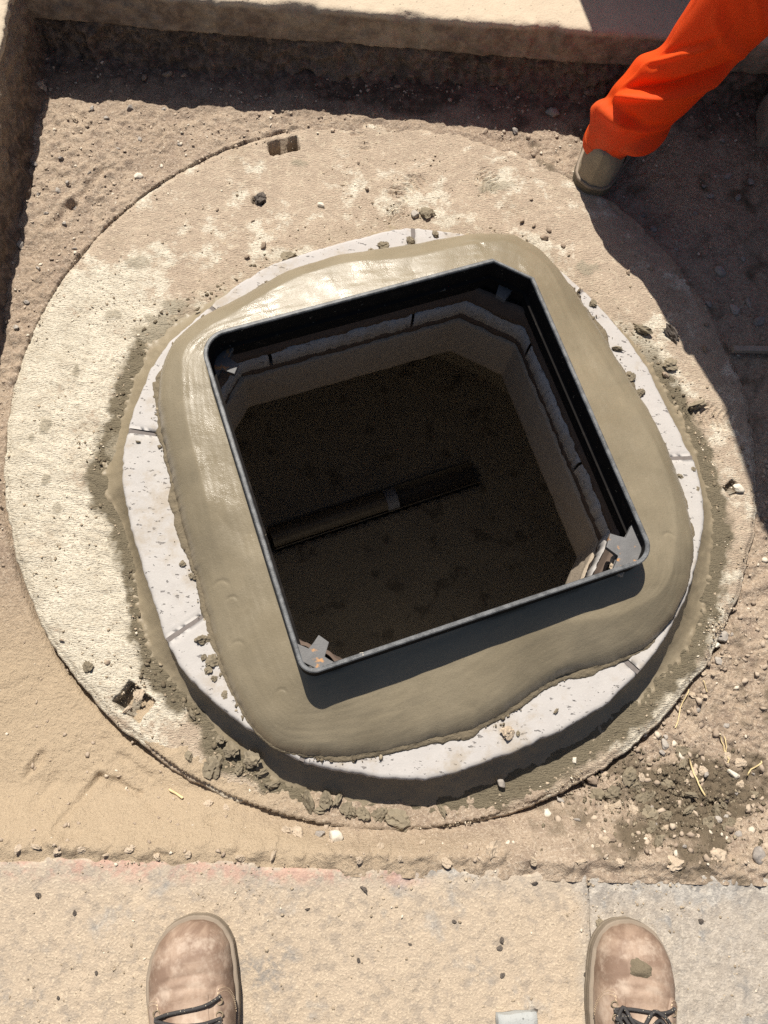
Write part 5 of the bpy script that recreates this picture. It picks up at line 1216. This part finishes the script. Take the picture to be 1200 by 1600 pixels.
# face and hair
def head_bits():
    def ell(name, c, r, m):
        bm = bmesh.new(); bmesh.ops.create_uvsphere(bm, u_segments=16, v_segments=12, radius=1.0)
        for v in bm.verts: v.co = Vector((v.co.x * r[0] + c[0], v.co.y * r[1] + c[1], v.co.z * r[2] + c[2]))
        o = bm_obj(name, bm, m, per, 0, True); o.matrix_parent_inverse = Matrix.Translation(-per.location); return o
    ell('hair', at(-0.015, 0, 1.655), (0.098, 0.098, 0.085), HAIR)
    ell('nose', at(0.105, 0, 1.595), (0.014, 0.014, 0.020), SKIN)
    for sd in (1, -1):
        ell('eye', at(0.086, 0.032 * sd, 1.622), (0.011, 0.011, 0.010), HAIR); ell('ear', at(0.0, 0.092 * sd, 1.60), (0.012, 0.012, 0.028), SKIN)
    ell('mouth', at(0.088, 0, 1.555), (0.016, 0.016, 0.006), plain('lips', (0.35, 0.13, 0.10), 0.6))
head_bits()
# jacket
jv = [(*at(0, 0, 0.88), 0.165, 0.135), (*at(-0.01, 0, 1.08), 0.150, 0.120), (*at(-0.02, 0, 1.28), 0.165, 0.125), (*at(-0.02, 0, 1.42), 0.09, 0.08)]
je = [(0, 1), (1, 2), (2, 3)]
for sd in (1, -1):
    b_ = len(jv); jv += [(*at(-0.02, 0.20 * sd, 1.37), 0.078), (*at(0.02, 0.26 * sd, 1.11), 0.062), (*at(0.14, 0.225 * sd, 0.945), 0.048)]
    je += [(2, b_), (b_, b_ + 1), (b_ + 1, b_ + 2)]
skin_mesh('jacket', jv, je, ORANGE, per)
# trousers: two legs and seat as one mesh; the visible leg carries sagging folds
def leg_rows(path, folds, n=190, k=128):
    P = catmull([p[:3] for p in path], n); rad = catmull([(p[3], p[4], 0) for p in path], n)
    V = []; dirt = []
    for i in range(n):
        t_v = Vector(P[min(i + 1, n - 1)] - P[max(i - 1, 0)]).normalized()
        a_v = Vector((1, 0, 0)); a_v = (a_v - t_v * a_v.dot(t_v)).normalized(); b_v = t_v.cross(a_v)
        z = P[i][2]
        for j in range(k):
            ph = 2 * math.pi * j / k - math.pi
            dr = folds(z, ph)
            v = Vector(P[i]) + a_v * math.cos(ph) * (rad[i][0] + dr) + b_v * math.sin(ph) * (rad[i][1] + dr)
            V.append(tuple(v)); dirt.append(max(0.0, 0.7 - (z - 0.07) * 5))
    return np.array(V), dirt, n, k
def wrapd(a): return (a + math.pi) % (2 * math.pi) - math.pi
def fold_line(z, ph, z0, p0, z1, p1, w, h, skew=0.0):
    """ridge running from (z0, p0) to (z1, p1) in height and angle; positive skew makes a shelf above"""
    dp = wrapd(ph - p0); span = p1 - p0
    u = dp / span
    if u < -0.25 or u > 1.25: return 0.0
    zc = z0 + (z1 - z0) * u; e = min(1.0, max(0.0, min((u + 0.25) * 4, (1.25 - u) * 4)))
    d = (z - zc) / w
    return h * e * (math.exp(-d * d) - skew * math.exp(-((d - 2.0) / 1.2) ** 2))
D = math.radians
def folds1(z, ph):
    r = 0.0
    r += fold_line(z, ph, 0.215, D(-160), 0.345, D(-75), 0.013, 0.021, 0.7)
    r += fold_line(z, ph, 0.30, D(-170), 0.40, D(-120), 0.010, 0.008, 0.5)
    r += fold_line(z, ph, 0.44, D(-130), 0.40, D(-60), 0.011, 0.006, 0.6)
    r += fold_line(z, ph, 0.185, D(-130), 0.215, D(-60), 0.007, 0.006, 0.6)
    r += fold_line(z, ph, 0.55, D(-150), 0.47, D(-80), 0.014, 0.008, 0.6)
    r += 0.0014 * float(sstep(0.094, 0.091, z)) - 0.0014 * math.exp(-(wrapd(ph - D(-112)) / 0.03) ** 2) - 0.0008 * math.exp(-((z - 0.0925) / 0.0012) ** 2)
    r += fold_line(z, ph, 0.150, D(-190), 0.180, D(-125), 0.012, 0.008, 0.6)
    r += fold_line(z, ph, 0.150, D(-75), 0.185, D(10), 0.020, 0.017, 0.5)
    r += fold_line(z, ph, 0.235, D(130), 0.290, D(205), 0.026, 0.009, 0.5)
    r += fold_line(z, ph, 0.110, D(20), 0.130, D(160), 0.014, 0.010, 0.5)
    r += 0.0025 * float(fbm(ph * 0.6, z * 5, 1.4, 2, 701)) + 0.0016 * math.sin(ph * 5 + z * 40) * max(0, 1 - abs(z - 0.1) * 12)
    return r
p1 = [(0.424, 0.634, 0.072, .047, .045), (0.428, 0.632, 0.10, .052, .050), (0.443, 0.630, 0.15, .066, .062), (0.468, 0.627, 0.21, .070, .066), (0.495, 0.624, 0.28, .062, .062), (0.515, 0.619, 0.36, .066, .064), (0.534, 0.612, 0.46, .073, .072), (0.565, 0.625, 0.60, .080, .080), (0.60, 0.66, 0.80, .095, .100), (0.63, 0.68, 0.93, .105, .110)]
p2 = [(0.915, 0.70, 0.072, .050, .050), (0.912, 0.70, 0.12, .060, .058), (0.89, 0.69, 0.25, .066, .064), (0.84, 0.66, 0.47, .075, .074), (0.79, 0.66, 0.68, .085, .088), (0.75, 0.67, 0.82, .095, .100), (0.71, 0.67, 0.93, .105, .110)]
folds2 = lambda z, ph: 0.006 * float(fbm(ph * 0.8, z * 7, 1.6, 3, 702)) + fold_line(z, ph, 0.15, D(-170), 0.2, D(-60), 0.015, 0.012, 0.5)
VA, dA, n1_, k1_ = leg_rows(p1, folds1); VB, dB, n2_, k2_ = leg_rows(p2, folds2, 50, 60)
me = mesh_arr('trousers', np.vstack([VA, VB]), np.vstack([grid_faces(n1_, k1_, wrap=True), grid_faces(n2_, k2_, wrap=True) + len(VA)]))
add_attr(me, dirt=dA + dB)
tr_o = link('trousers', me, ORANGE, per); tr_o.matrix_parent_inverse = Matrix.Translation(-per.location)
tr_o['label'] = 'baggy bright orange trousers with sagging folds over the boot'
def person_boot(toe, head):
    b = make_boot('boot', toe, head, 1, -0.004, TANB, 'x', OLIVE, seed=4)
    for k in ('label', 'category'): del b[k]
    for c_ in list(b.children):                              # the trouser leg hides shaft and laces
        if c_.name.split('.')[0] in ('shaft', 'lace', 'eyelet', 'tongue'): bpy.data.objects.remove(c_)
    b.location = (toe[0] - per.location.x, toe[1] - per.location.y, 0.001); b.parent = per
    return b
hd_ = R(66)
pb = person_boot((0.410 + 0.262 * math.cos(hd_), 0.582 + 0.262 * math.sin(hd_)), hd_); pb.scale = (0.90, 1.02, 0.95)
person_boot((0.985, 0.815), R(60)).scale = (0.9, 0.95, 0.95)

# ------------------------------------------------------------------ unseen steel box added beyond the frame to cast the straight shadow
BOX_PAINT = plain('painted_steel', (0.05, 0.12, 0.22), 0.45, 0.4, 0.15, 20); STEEL = plain('galvanised_steel', (0.4, 0.4, 0.41), 0.4, 0.5, 0.15, 40)
tch = empty('shadow_box', (0.235, 1.305, Z_PAVE))
tag(tch, 'tall blue steel box added out of view on the far pavement to cast the straight shadow', 'shadow box')
CHH = 1.20 - Z_PAVE
box('body', (0, 1.45, 0, 0.62, 0.06, CHH - 0.10), BOX_PAINT, tch, 0.006)
box('lid', (-0.006, 1.456, -0.006, 0.626, CHH - 0.096, CHH), BOX_PAINT, tch, 0.008)
for x0 in (0.08, 1.17): box('skid', (x0, x0 + 0.2, 0.03, 0.59, 0.0, 0.059), STEEL, tch, 0.003)
tc2 = empty('shadow_box', (0.330, 1.325, Z_PAVE + CHH))  # second unseen box, stacked here to extend the cast shadow
tag(tc2, 'smaller blue steel box added on top of the tall one to extend its shadow', 'shadow box')
box('body', (0, 1.25, 0, 0.55, 0.002, 0.44), BOX_PAINT, tc2, 0.006)
box('lid', (-0.006, 1.256, -0.006, 0.556, 0.443, 0.52), BOX_PAINT, tc2, 0.008)
for x0 in (0.30, 0.85): box('lock', (x0, x0 + 0.12, -0.014, -0.001, 0.30, 0.40), STEEL, tc2, 0.002)
for x0 in (0.35, 0.95): box('lock', (x0, x0 + 0.14, -0.014, -0.001, CHH - 0.28, CHH - 0.16), STEEL, tch, 0.002)
